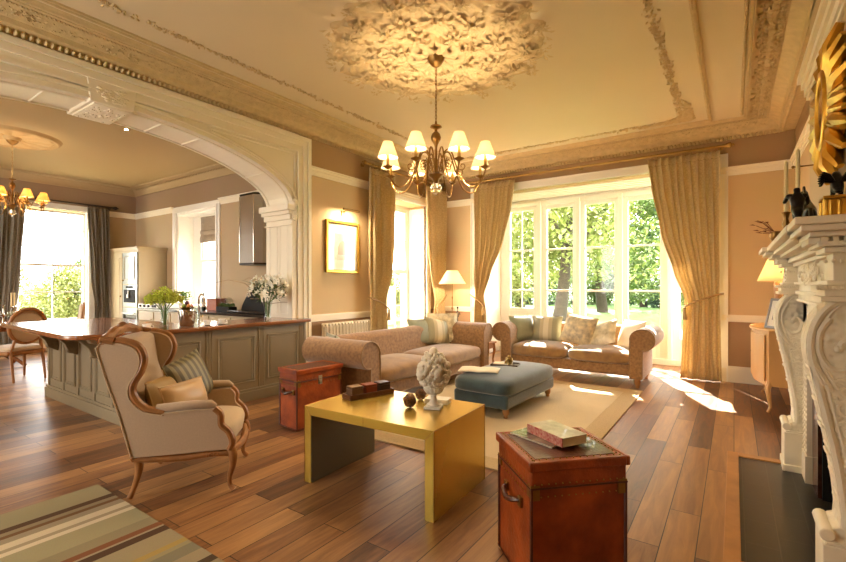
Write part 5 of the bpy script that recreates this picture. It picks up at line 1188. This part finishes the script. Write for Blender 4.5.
b = MB(); shade(b, (0, 0, .79), .25, .1, .25, 48, .02); obj('lamp_shade', b, M_shade, t, solid=.003); lamp('bulb', (0, 0, .88), 9, t)
t = thing('scroll_ornament', 'small dark wrought scroll ornament on the corner table beside the bay curtain', 'ornament', (-4.19, 7.2, .632))
b = MB(); b.lathe([(.04, 0), (.04, .01), (.01, .02), (.008, .12)]); b.tube([(.0 + .05 * (1 - i / 24) * cos(i * .5), 0, .22 + .07 * (1 - i / 24) * sin(i * .5)) for i in range(20)], .008, 6); b.ell((0, 0, .35), .02, 8, 6); b.cyl((0, 0, .1), (0, 0, .34), .006); obj('scroll', b, M_black, t)

# ================================================================== KITCHEN ISLAND
t = thing('kitchen_island', 'olive grey panelled kitchen island with overhanging mahogany worktop under the arch', 'kitchen island', (-5.2, 2.3, 0))
ox, oy = -5.2, 2.3
def I(poly): return [(x - ox, y - oy) for x, y in poly]
body = I([(-7.15, 2.0), (-4.82, 2.0), (-4.82, 4.17), (-5.35, 4.17), (-5.35, 2.7), (-7.15, 2.7)])
b = MB(); b.prism(body, 'z', .0, .9); obj('carcass', b, M_island, t, bevel=.004)
b = MB(); b.prism(I([(-7.17, 1.975), (-4.795, 1.975), (-4.795, 4.17), (-4.83, 4.17), (-4.83, 2.01), (-7.17, 2.01)]), 'z', 0, .12); b.prism(I([(-7.16, 1.985), (-4.805, 1.985), (-4.805, 4.17), (-4.83, 4.17), (-4.83, 2.01), (-7.16, 2.01)]), 'z', .12, .15); obj('plinth', b, M_island, t, bevel=.004)
def door_panel(ax, c, a0, a1, z0, z1):
    """raised moulded frame on the face"""
    b = MB(); s_ = .012
    def P(a, z, o): return (c + o - ox, a - oy, z) if ax == 'x' else (a - ox, c - o - oy, z)
    for (o, i_, r) in ((.006, 0, .011), (.003, .028, .006)):
        b.tube([P(a0 + i_, z0 + i_, o), P(a1 - i_, z0 + i_, o), P(a1 - i_, z1 - i_, o), P(a0 + i_, z1 - i_, o)], r, 4, closed=True)
    return obj('door_panel', b, mat('olive_grey_moulding', '#9b8b6b', .45), t, smooth=False)
for a0 in (2.22, 2.9, 3.56): door_panel('x', -4.82, a0, a0 + .46, .24, .78)
for a0 in (-7.0, -6.55, -6.1, -5.65, -5.2): door_panel('y', 2.0, a0, a0 + .33, .24, .78)
b = MB()
for y in (2.12, 2.79, 3.46, 4.1):
    b = MB(); b.box(-4.825 - ox, -4.816 - ox, y - .042 - oy, y + .042 - oy, .15, .88)
    for k in (-.03, .0, .03): b.box(-4.82 - ox, -4.81 - ox, y + k - .008 - oy, y + k + .008 - oy, .151, .879)
    obj('pilaster', b, M_island, t, smooth=False)
for x in (-7.08, -6.6, -6.15, -5.7, -5.25, -4.86):
    b = MB(); b.box(x - .03 - ox, x + .03 - ox, 1.99 - oy, 2.01 - oy, .15, .88); obj('pilaster', b, M_island, t, smooth=False)
for x in (-6.8, -6.15, -5.5, -4.9):
    b = MB(); b.prism([(2.0 - oy, .9), (1.66 - oy, .9), (1.68 - oy, .86), (1.8 - oy, .82), (1.87 - oy, .74), (1.9 - oy, .66), (1.96 - oy, .62), (2.0 - oy, .6)], 'x', x - .035 - ox, x + .035 - ox); b.ell((x - ox, 1.93 - oy, .68), (.04, .05, .05), 10, 6); obj('corbel', b, M_island, t, bevel=.005)
b = MB(); b.prism(I([(-7.22, 1.62), (-7.12, 1.56), (-5.0, 1.5), (-4.86, 1.56), (-4.73, 1.78), (-4.73, 4.185), (-5.42, 4.185), (-5.42, 2.78), (-7.2, 2.78)]), 'z', .9, .945); obj('worktop', b, M_top, t, bevel=.012, seg=3)
WT = .946
# ---- things on the island
t = thing('flower_vase', 'glass vase of lime green blossom on the island near the armchair', 'vase', (-5.16, 2.47, WT))
b = MB(); b.lathe([(.045, .0), (.05, .01), (.042, .06), (.035, .12), (.05, .17), (.047, .17), (.032, .12), (.038, .06), (.04, .015), (0, .012)]); obj('vase', b, M_vase, t)
b = MB(); q = random.Random(31)
for i in range(12): a = q.uniform(0, 6.28); b.tube([(.01 * cos(a), .01 * sin(a), .02), (.03 * cos(a), .03 * sin(a), .18), (.13 * cos(a) * q.random(), .13 * sin(a), .28 + .04 * q.random())], .004, 5)
obj('stems', b, M_plant, t)
b = MB()
for i in range(750):
    a = q.uniform(0, 6.28); r = .19 * sqrt(q.random()); z = .29 + .13 * (1 - (r / .2) ** 2) * q.random() + q.uniform(-.05, .03); c = (r * cos(a), r * sin(a), z)
    if q.random() < .35: b.leaf(c, (q.gauss(0, .03), q.gauss(0, .03), q.gauss(.01, .02)), .014)
    else: b.ell(c, q.uniform(.006, .013), 5, 4)
obj('blossom', b, M_lime, t)
t = thing('champagne_bucket', 'polished steel bucket on the island beside the lime blossom', 'bucket', (-5.05, 2.66, WT))
b = MB(); b.lathe([(.07, 0), (.075, .005), (.09, .16), (.098, .165), (.098, .172), (.088, .17), (.072, .01), (0, .008)], n=28); obj('bucket_body', b, M_chrome, t)
for s_ in (-1, 1): b = MB(); b.tube([(s_ * .09 + s_ * .03 * sin(a), .03 * cos(a), .13) for a in [pi * j / 8 for j in range(9)]], .005, 6); obj('handle', b, M_chrome, t)
def cup(label, loc, r=.04, h=.06, saucer=True, rz=0):
    t = thing('cup', label, 'cup', loc, rz, 'white cups on the island'); b = MB(); b.lathe([(r * .55, .006), (r * .8, .02), (r, h), (r * .93, h), (r * .72, .022), (0, .014)], n=20); obj('bowl', b, M_white, t)
    b = MB(); b.tube([(r + .012 * sin(a), 0, h * .5 + h * .26 * cos(a)) for a in [pi * j / 8 for j in range(9)]], .004, 6); obj('handle', b, M_white, t)
    if saucer: b = MB(); b.lathe([(.03, 0), (.035, .003), (.065, .01), (.063, .013), (.0, .007)], n=24); obj('saucer', b, M_white, t)
cup('white cup on a saucer, the nearer of the two right of the steel bucket', (-4.93, 2.83, WT), .045, .055)
cup('white cup right of its twin at the island edge', (-4.9, 2.99, WT), .045, .06, rz=.6)
cup('low white cup left of the lime blossom vase', (-5.0, 2.22, WT), .045, .05, rz=1)
cup('low white bowl at the far left of the cups on the island', (-5.12, 2.12, WT), .05, .045, False)
t = thing('glass_jug', 'clear glass jug on the island behind the steel bucket', 'jug', (-5.2, 2.82, WT)); b = MB(); b.lathe([(.05, 0), (.06, .01), (.06, .12), (.04, .18), (.05, .22), (.046, .22), (.036, .18), (.055, .12), (.055, .015), (0, .012)]); obj('jug_body', b, M_vase, t); b = MB(); b.tube([(.055 + .035 * sin(a), 0, .12 + .07 * cos(a)) for a in [pi * j / 8 for j in range(9)]], .006, 6); obj('handle', b, M_vase, t)
t = thing('kitchen_tap', 'tall chrome swan-neck tap behind the steel bucket', 'tap', (-5.38, 2.98, WT)); b = MB(); b.cyl((0, 0, 0), (0, 0, .03), .025); b.tube([(0, 0, .0), (0, 0, .28)] + [(.06 - .06 * cos(a), 0, .28 + .06 * sin(a)) for a in [pi * j / 8 for j in range(1, 9)]] + [(.12, 0, .24)], .011, 8); obj('spout', b, M_chrome, t); b = MB(); b.tube([(0, .0, .06), (0, .06, .08)], .007, 6); obj('lever', b, M_chrome, t)
t = thing('lily_vase', 'tall glass vase of white lilies at the arch end of the island', 'vase', (-5.13, 3.78, WT))
b = MB(); b.lathe([(.045, 0), (.05, .008), (.04, .05), (.045, .15), (.07, .24), (.067, .24), (.042, .15), (.036, .05), (.04, .014), (0, .012)], n=24); obj('vase', b, M_vase, t)
b = MB(); q = random.Random(14); heads = []
for i in range(26):
    a = q.uniform(0, 6.28); r = .26 * sqrt(q.random()); z = .38 + .24 * q.random() - r * .3; e = (r * cos(a), r * sin(a), z); heads.append(e); b.tube([(.02 * cos(a), .02 * sin(a), .03), (.03 * cos(a), .03 * sin(a), .22), e], .0035, 5)
obj('stems', b, M_plant, t)
b = MB()
for i in range(190):
    a = q.uniform(0, 6.28); r = .2 * sqrt(q.random()); z = .26 + .22 * q.random(); b.leaf((r * cos(a), r * sin(a), z), (q.gauss(0, .06) + .04 * cos(a), q.gauss(0, .06) + .04 * sin(a), q.gauss(.02, .04)), .014)
obj('leaves', b, mat('dark_leaf_green', '#49652e', .5, var=.3), t)
b = MB()
for e in heads:
    d = Vector((e[0] * 2 + q.gauss(0, .2), e[1] * 2 - .2 + q.gauss(0, .2), .5)).normalized(); x = d.orthogonal().normalized(); y = d.cross(x)
    for k in range(6): a = k * pi / 3 + q.random() * .3; o_ = x * cos(a) + y * sin(a); b.leaf(e, d * .035 + o_ * .062, .019, d)
    for k in range(3): a = q.uniform(0, 6); c = Vector(e) + (x * cos(a) + y * sin(a)) * .07 + d * .01; b.ell(c, (.01, .01, .03), 6, 5, Matrix.Rotation(q.random(), 4, 'X'))
obj('petals', b, M_lily, t)
b = MB()
for (ex, ey, ez) in ((-.25, -.6, .52), (.05, .5, .42), (.1, .5, .2), (-.1, -.3, .55)): b.tube([(0, 0, .2), (ex * .4, ey * .45, ez * .8 + .06), (ex * .75, ey * .75, ez), (ex, ey, ez - .04)], [.004, .003, .002, .0015], 5)
obj('twigs', b, M_bronze, t)

# ---- back worktop along the kitchen wall
t = thing('kitchen_base_units', 'run of putty base cabinets with black granite top along the kitchen wall', 'base cabinets', (-8.1, 4.7, 0))
b = MB(); b.box(-2.24, 2.5, -.27, .32, .1, .88); b.box(-2.24, 2.5, -.2, .32, 0, .1); obj('carcass', b, M_cab, t)
b = MB(); b.box(-2.26, 2.52, -.31, .325, .88, .92); obj('granite_worktop', b, M_granite, t, bevel=.004)
for i in range(7):
    x = -2.2 + i * .67; b = MB(); b.box(x, x + .63, -.29, -.268, .14, .85); d_ = obj('door', b, M_cab, t, bevel=.004); b = MB(); b.ell((x + .56, -.3, .7), .012, 8, 6); obj('knob', b, M_bronze, d_)
t = thing('range_control_unit', 'white oven hob unit with dark dials on the kitchen worktop beside the tall cabinet', 'oven', (-9.95, 4.62, .922))
b = MB(); b.box(-.4, .45, -.2, .3, 0, .09); obj('unit_body', b, M_white, t, bevel=.008)
for x in (-.28, -.1, .08): b = MB(); b.cyl((x, -.2, .045), (x, -.225, .045), .025); obj('dial', b, M_blk, t)
b = MB(); b.box(.2, .38, -.206, -.199, .02, .07); obj('display', b, M_blk, t)
# tall corner unit
t = thing('tall_oven_cabinet', 'tall putty coloured corner cabinet housing a coffee machine and oven', 'cabinet', (-11.13, 4.74, 0))
b = MB(); b.box(-.75, .74, -.29, .285, 0, 2.14); obj('carcass', b, M_cab, t, bevel=.004)
b = MB()
for z0, z1, p in ((2.14, 2.17, .015), (2.17, 2.2, .035), (2.2, 2.215, .05)): b.box(-.755, .74 + p, -.29 - p, .285, z0, z1)
obj('cornice', b, M_cab, t, smooth=False)
b = MB(); b.box(-.73, -.02, -.31, -.288, .1, 2.1); d_ = obj('door', b, M_cab, t, bevel=.004)
b = MB(); b.tube([(-.65, -.312, .2), (-.1, -.312, .2), (-.1, -.312, 2.0), (-.65, -.312, 2.0)], .01, 4, closed=True); obj('door_moulding', b, M_cab, d_); b = MB(); b.ell((-.06, -.325, 1.15), .018, 8, 6); obj('knob', b, M_bronze, d_)
M_ice = mat('pale_gloss_front', '#979c90', .3, coat=.6)  # upper door's pale tone is a reflection in its glazing, put into the colour
b = MB(); b.box(.02, .71, -.312, -.288, 1.42, 2.1); d_ = obj('door', b, M_ice, t, bevel=.004); d_['label'] = 'glossy pale upper door'
b = MB(); b.tube([(.12, -.314, 1.52), (.6, -.314, 1.52), (.6, -.314, 2.02), (.12, -.314, 2.02)], .012, 4, closed=True); obj('door_moulding', b, M_cab, d_); b = MB(); b.ell((.07, -.325, 1.5), .018, 8, 6); obj('knob', b, M_bronze, d_)
b = MB(); b.box(.02, .71, -.312, -.288, .93, 1.4); m_ = obj('coffee_machine', b, M_ice, t, bevel=.004)
b = MB(); b.box(.1, .63, -.318, -.31, 1.02, 1.3); obj('niche', b, M_blk, m_); b = MB(); b.cyl((.36, -.33, 1.12), (.36, -.33, 1.2), .035); b.cyl((.36, -.33, 1.2), (.36, -.33, 1.28), .015); obj('spout', b, M_steel, m_)
b = MB(); b.box(.2, .52, -.318, -.31, 1.33, 1.38); obj('display', b, M_blk, m_)
b = MB(); b.box(.02, .71, -.312, -.288, .2, .91); m_ = obj('oven', b, M_ice, t, bevel=.004)
b = MB(); b.box(.07, .66, -.318, -.31, .3, .76); obj('oven_glass', b, mat('oven_glass_dark', '#1d2a22', .08, coat=.8), m_); b = MB(); b.cyl((.08, -.345, .79), (.65, -.345, .79), .012); b.cyl((.1, -.345, .79), (.1, -.31, .79), .007); b.cyl((.63, -.345, .79), (.63, -.31, .79), .007); obj('handle', b, M_steel, m_)
# hood and range
t = thing('extractor_hood', 'polished steel column extractor hood on the kitchen wall', 'extractor hood', (-6.98, 4.87, 1.77))
b = MB(); oc = [(-.3, .155), (-.3, -.04), (-.2, -.15), (.2, -.15), (.3, -.04), (.3, .155)]; b.prism(oc, 'z', 0, 1.22); obj('column', b, M_steel, t, smooth=False)
b = MB(); b.prism([(x * 1.03, y * 1.03) for x, y in oc], 'z', 1.19, 1.225); obj('collar', b, mat('dark_steel_band', '#3a3632', .3, .9), t, smooth=False); b = MB(); b.prism([(x * 1.03, y * 1.03) for x, y in oc], 'z', -.02, .015); obj('collar', b, mat('dark_steel_band', '#3a3632', .3, .9), t, smooth=False)
for x in (-.2, .2): b = MB(); b.cyl((x, -.152, .02), (x, -.152, 1.18), .012); obj('corner_rod', b, M_chrome, t)
t = thing('range_cooker_lid', 'raised round black lid of the range under the extractor hood', 'cooker lid', (-6.75, 4.72, .922))
b = MB(); b.prism([(-.5 + 1.0 * i / 20, .02 + .42 * sin(pi * i / 20) ** .75) for i in range(21)], 'y', .05, .11); obj('lid', b, M_blk, t, bevel=.02); b = MB(); b.box(-.52, .52, -.2, .14, 0, .04); obj('hotplate', b, M_granite, t, bevel=.008); b = MB(); b.tube([(-.12, .04, .2), (-.12, .0, .24), (.12, .0, .24), (.12, .04, .2)], .01, 6); obj('handle', b, M_chrome, t)
# counter objects
t = thing('wine_bottle', 'dark green wine bottle on the kitchen worktop by the small window', 'bottle', (-8.35, 4.72, .922)); b = MB(); b.lathe([(.036, 0), (.038, .01), (.038, .19), (.03, .225), (.014, .25), (.013, .31), (.015, .312), (.015, .33), (0, .33)]); obj('bottle_glass', b, mat('dark_green_glass', '#1c2a14', .08, coat=.6), t); b = MB(); b.lathe([(.0385, .06), (.0387, .15), (.0385, .15)], n=20); obj('paper_label', b, M_paper, t)
t = thing('terracotta_box', 'orange brown storage box on the kitchen worktop right of the wine bottle', 'box', (-8.02, 4.78, .922)); b = MB(); b.box(-.16, .16, -.1, .1, 0, .2); obj('box_body', b, mat('orange_lacquer', '#a2502a', .5, var=.2), t, bevel=.006); b = MB(); b.box(-.165, .165, -.105, .105, .2, .225); obj('lid', b, MT['orange_lacquer'], t, bevel=.005)
t = thing('herb_trough', 'dark trough of green herbs under two glass domes on the kitchen worktop', 'planter', (-7.5, 4.66, .922)); b = MB(); b.box(-.2, .2, -.08, .08, 0, .09); obj('trough', b, M_blk, t, bevel=.005); b = MB(); q = random.Random(3)
for i in range(160): b.leaf((q.uniform(-.18, .18), q.uniform(-.07, .07), .08 + .05 * q.random()), (q.gauss(0, .025), q.gauss(0, .025), .03), .008)
obj('herbs', b, M_plant, t)
for x in (-.08, .08): b = MB(); b.ell((x, 0, .16), (.07, .07, .1), 16, 10); obj('glass_dome', b, M_vase, t)
t = thing('fruit_basket', 'low basket holding yellow and red fruit under the small kitchen window', 'basket', (-8.75, 4.62, .922)); b = MB(); b.lathe([(.09, 0), (.1, .01), (.13, .05), (.135, .05), (.1, .014), (0, .01)], n=22); obj('basket_body', b, M_bronze, t)
q = random.Random(8)
for i, (nm, cl) in enumerate((('orange', '#d9862a'), ('red', '#c03a20'), ('yellow', '#e0c03a'), ('green', '#8a9a3a'), ('dark purple', '#5a2436'))):
    a = i * 1.4; f = obj('fruit', MB().ell((0, 0, 0), .045, 12, 8), mat('ripe_fruit_' + nm.replace(' ', '_'), cl, .4)); f.location = (-8.75 + (.06 if i < 4 else 0) * cos(a), 4.62 + (.06 if i < 4 else 0) * sin(a), .922 + (.068 if i < 4 else .13)); tag(f, nm + ' fruit in the low basket under the small kitchen window', 'fruit', 'fruit in the kitchen basket')
t = thing('leafy_potted_plant', 'leafy green potted plant in front of the small kitchen window', 'plant', (-9.2, 4.75, .922)); b = MB(); b.lathe([(.05, 0), (.075, .12), (.08, .12), (.06, .1), (0, .1)]); obj('pot', b, M_white, t); b = MB(); q = random.Random(5)
for i in range(240): a = q.uniform(0, 6.28); r = .18 * q.random(); b.leaf((r * cos(a), r * sin(a), .15 + .18 * q.random()), (q.gauss(0, .04), q.gauss(0, .04), .03), .018)
obj('leaves', b, M_plant, t)
t = thing('wicker_basket', 'brown wicker basket standing on the worktop between tall cabinet and window', 'basket', (-10.1, 4.84, 1.014)); b = MB(); b.lathe([(.13, 0), (.15, .02), (.17, .2), (.18, .22), (.165, .22), (.14, .03), (0, .02)], n=24, flute=.02, nf=12); obj('basket_body', b, mat('brown_wicker', '#7a4c30', .7, var=.4, vs=30, bump=.8, bs=60), t)
# ceiling spots
for i, (x, y) in enumerate(((-7.4, 3.0), (-6.6, 2.75))):
    t = thing('ceiling_spotlight', ('recessed ceiling spot in the kitchen, farther from the arch', 'recessed ceiling spot in the kitchen, nearer the arch')[i], 'spotlight', (x, y, H)); b = MB(); b.lathe([(.02, -.001), (.045, -.006), (.05, 0)], n=20); obj('rim', b, M_chrome, t); b = MB(); b.lathe([(0, -.003), (.022, -.003)], n=14); obj('lens', b, mat('spot_glow', '#fff0d0', .5, emit='#ffe0a8', es=30), t)
    l = bpy.data.lights.new('spot_beam', 'SPOT'); l.energy = 25; l.spot_size = radians(95); l.spot_blend = .7; l.color = (1, .8, .55); l.shadow_soft_size = .03; o = bpy.data.objects.new('spot_beam', l); COL.objects.link(o); o.parent = t; o.location = (0, 0, -.02)

# ================================================================== DINING END
t = thing('dining_table', 'polished dark wood dining table at the left edge by the kitchen window', 'table', (-10.35, 2.15, 0)); t.scale = (.9, 1, 1)
b = MB(); b.prism([(.95 * cos(a) * (1 if abs(cos(a)) < .9 else 1), .62 * sin(a)) for a in [2 * pi * i / 40 for i in range(40)]], 'z', .72, .75); obj('tabletop', b, M_top, t, bevel=.008)
b = MB(); b.prism([(.8 * cos(a), .5 * sin(a)) for a in [2 * pi * i / 32 for i in range(32)]], 'z', .65, .72); obj('apron', b, M_top, t)
b = MB(); b.lathe([(.06, .2), (.09, .3), (.05, .4), (.1, .55), (.07, .66)]); obj('pedestal', b, M_top, t)
for k in range(4): a = pi / 4 + k * pi / 2; b = MB(); b.tube([(0, 0, .3), (.22 * cos(a), .22 * sin(a), .22), (.4 * cos(a), .4 * sin(a), .1), (.5 * cos(a), .5 * sin(a), .02)], [.04, .035, .028, .03], 8); obj('leg', b, M_top, t)
def dining_chair(label, loc, rz):
    """faces local +x"""
    t = thing('dining_chair', label, 'chair', loc, rz, 'oval-backed dining chairs'); b = MB()
    b.tube([(-.25 - .03 * sin(a), .23 * cos(a), .8 + .25 * sin(a)) for a in [2 * pi * i / 28 for i in range(28)]], .026, 8, closed=True); f = obj('back_frame', b, M_fruitwood, t)
    b = MB(); b.ell((-.25, 0, .8), (.035, .215, .235), 24, 10); obj('back_pad', b, M_linen, f)
    b = MB(); b.box(-.24, .26, -.25, .25, .38, .44); obj('seat_rail', b, M_fruitwood, t, bevel=.02, seg=3); b = MB(); seat_cushion(b, -.25, .26, -.26, .26, .43, .5, .02); obj('seat', b, M_linen, t)
    for x, y in ((.22, .21), (.22, -.21)): b = MB(); b.lathe([(.012, 0), (.016, .04), (.022, .3), (.03, .33), (.024, .36), (.03, .4)], (x, y, 0), 12); obj('leg', b, M_fruitwood, t)
    for y in (.2, -.2): b = MB(); b.tube([(-.3, y, 0), (-.26, y, .25), (-.22, y, .42), (-.25, y * .8, .6)], [.015, .02, .024, .02], 8); obj('leg', b, M_fruitwood, t)
    return t
c0 = dining_chair('oval-backed linen dining chair nearest the island, its back to the camera', (-8.8, 2.1, 0), pi + .25)
c1 = dup(c0, (-10.5, 3.2, 0), -pi / 2 - .2, 'oval-backed dining chair under the right part of the kitchen window')
t = thing('candelabra', 'ornate silver candelabra with cream candles on the dining table', 'candelabra', (-9.95, 2.2, .751))
b = MB(); b.lathe([(.08, 0), (.08, .01), (.02, .03), (.015, .12), (.03, .15), (.012, .18), (.012, .3), (.02, .32)], n=20)
for k in range(4):
    a = k * pi / 2 + .4; b.tube([(0, 0, .18), (.08 * cos(a), .08 * sin(a), .13), (.16 * cos(a), .16 * sin(a), .2), (.17 * cos(a), .17 * sin(a), .28)], .008, 7); b.lathe([(.0, .27), (.03, .28), (.032, .29), (.012, .3)], (.17 * cos(a), .17 * sin(a), 0), 12)
    for m_ in range(5): b.ell((.14 * cos(a + m_ * .3 - .6), .14 * sin(a + m_ * .3 - .6), .16 + .03 * (m_ % 2)), .018, 8, 6)
obj('stand', b, M_chrome, t)
for k in range(4): a = k * pi / 2 + .4; b = MB(); b.cyl((.17 * cos(a), .17 * sin(a), .3), (.17 * cos(a), .17 * sin(a), .52), .012); obj('candle', b, M_wax, t)
for i, (x, y) in enumerate(((-9.72, 2.22), (-10.2, 2.5), (-10.1, 1.85), (-9.68, 2.08))):
    t = thing('wine_glass', ('clear wine glass on the dining table in front of the candelabra', 'clear wine glass on the window side of the dining table', 'clear wine glass on the near side of the dining table', 'clear wine glass at the island end of the dining table')[i], 'glass', (x, y, .751), 0, 'wine glasses on the dining table'); b = MB(); b.lathe([(.035, 0), (.034, .004), (.004, .01), (.004, .09), (.03, .12), (.04, .17), (.034, .21), (.032, .21), (.037, .17), (.0, .1)], n=18); obj('glass_bowl', b, M_vase, t)
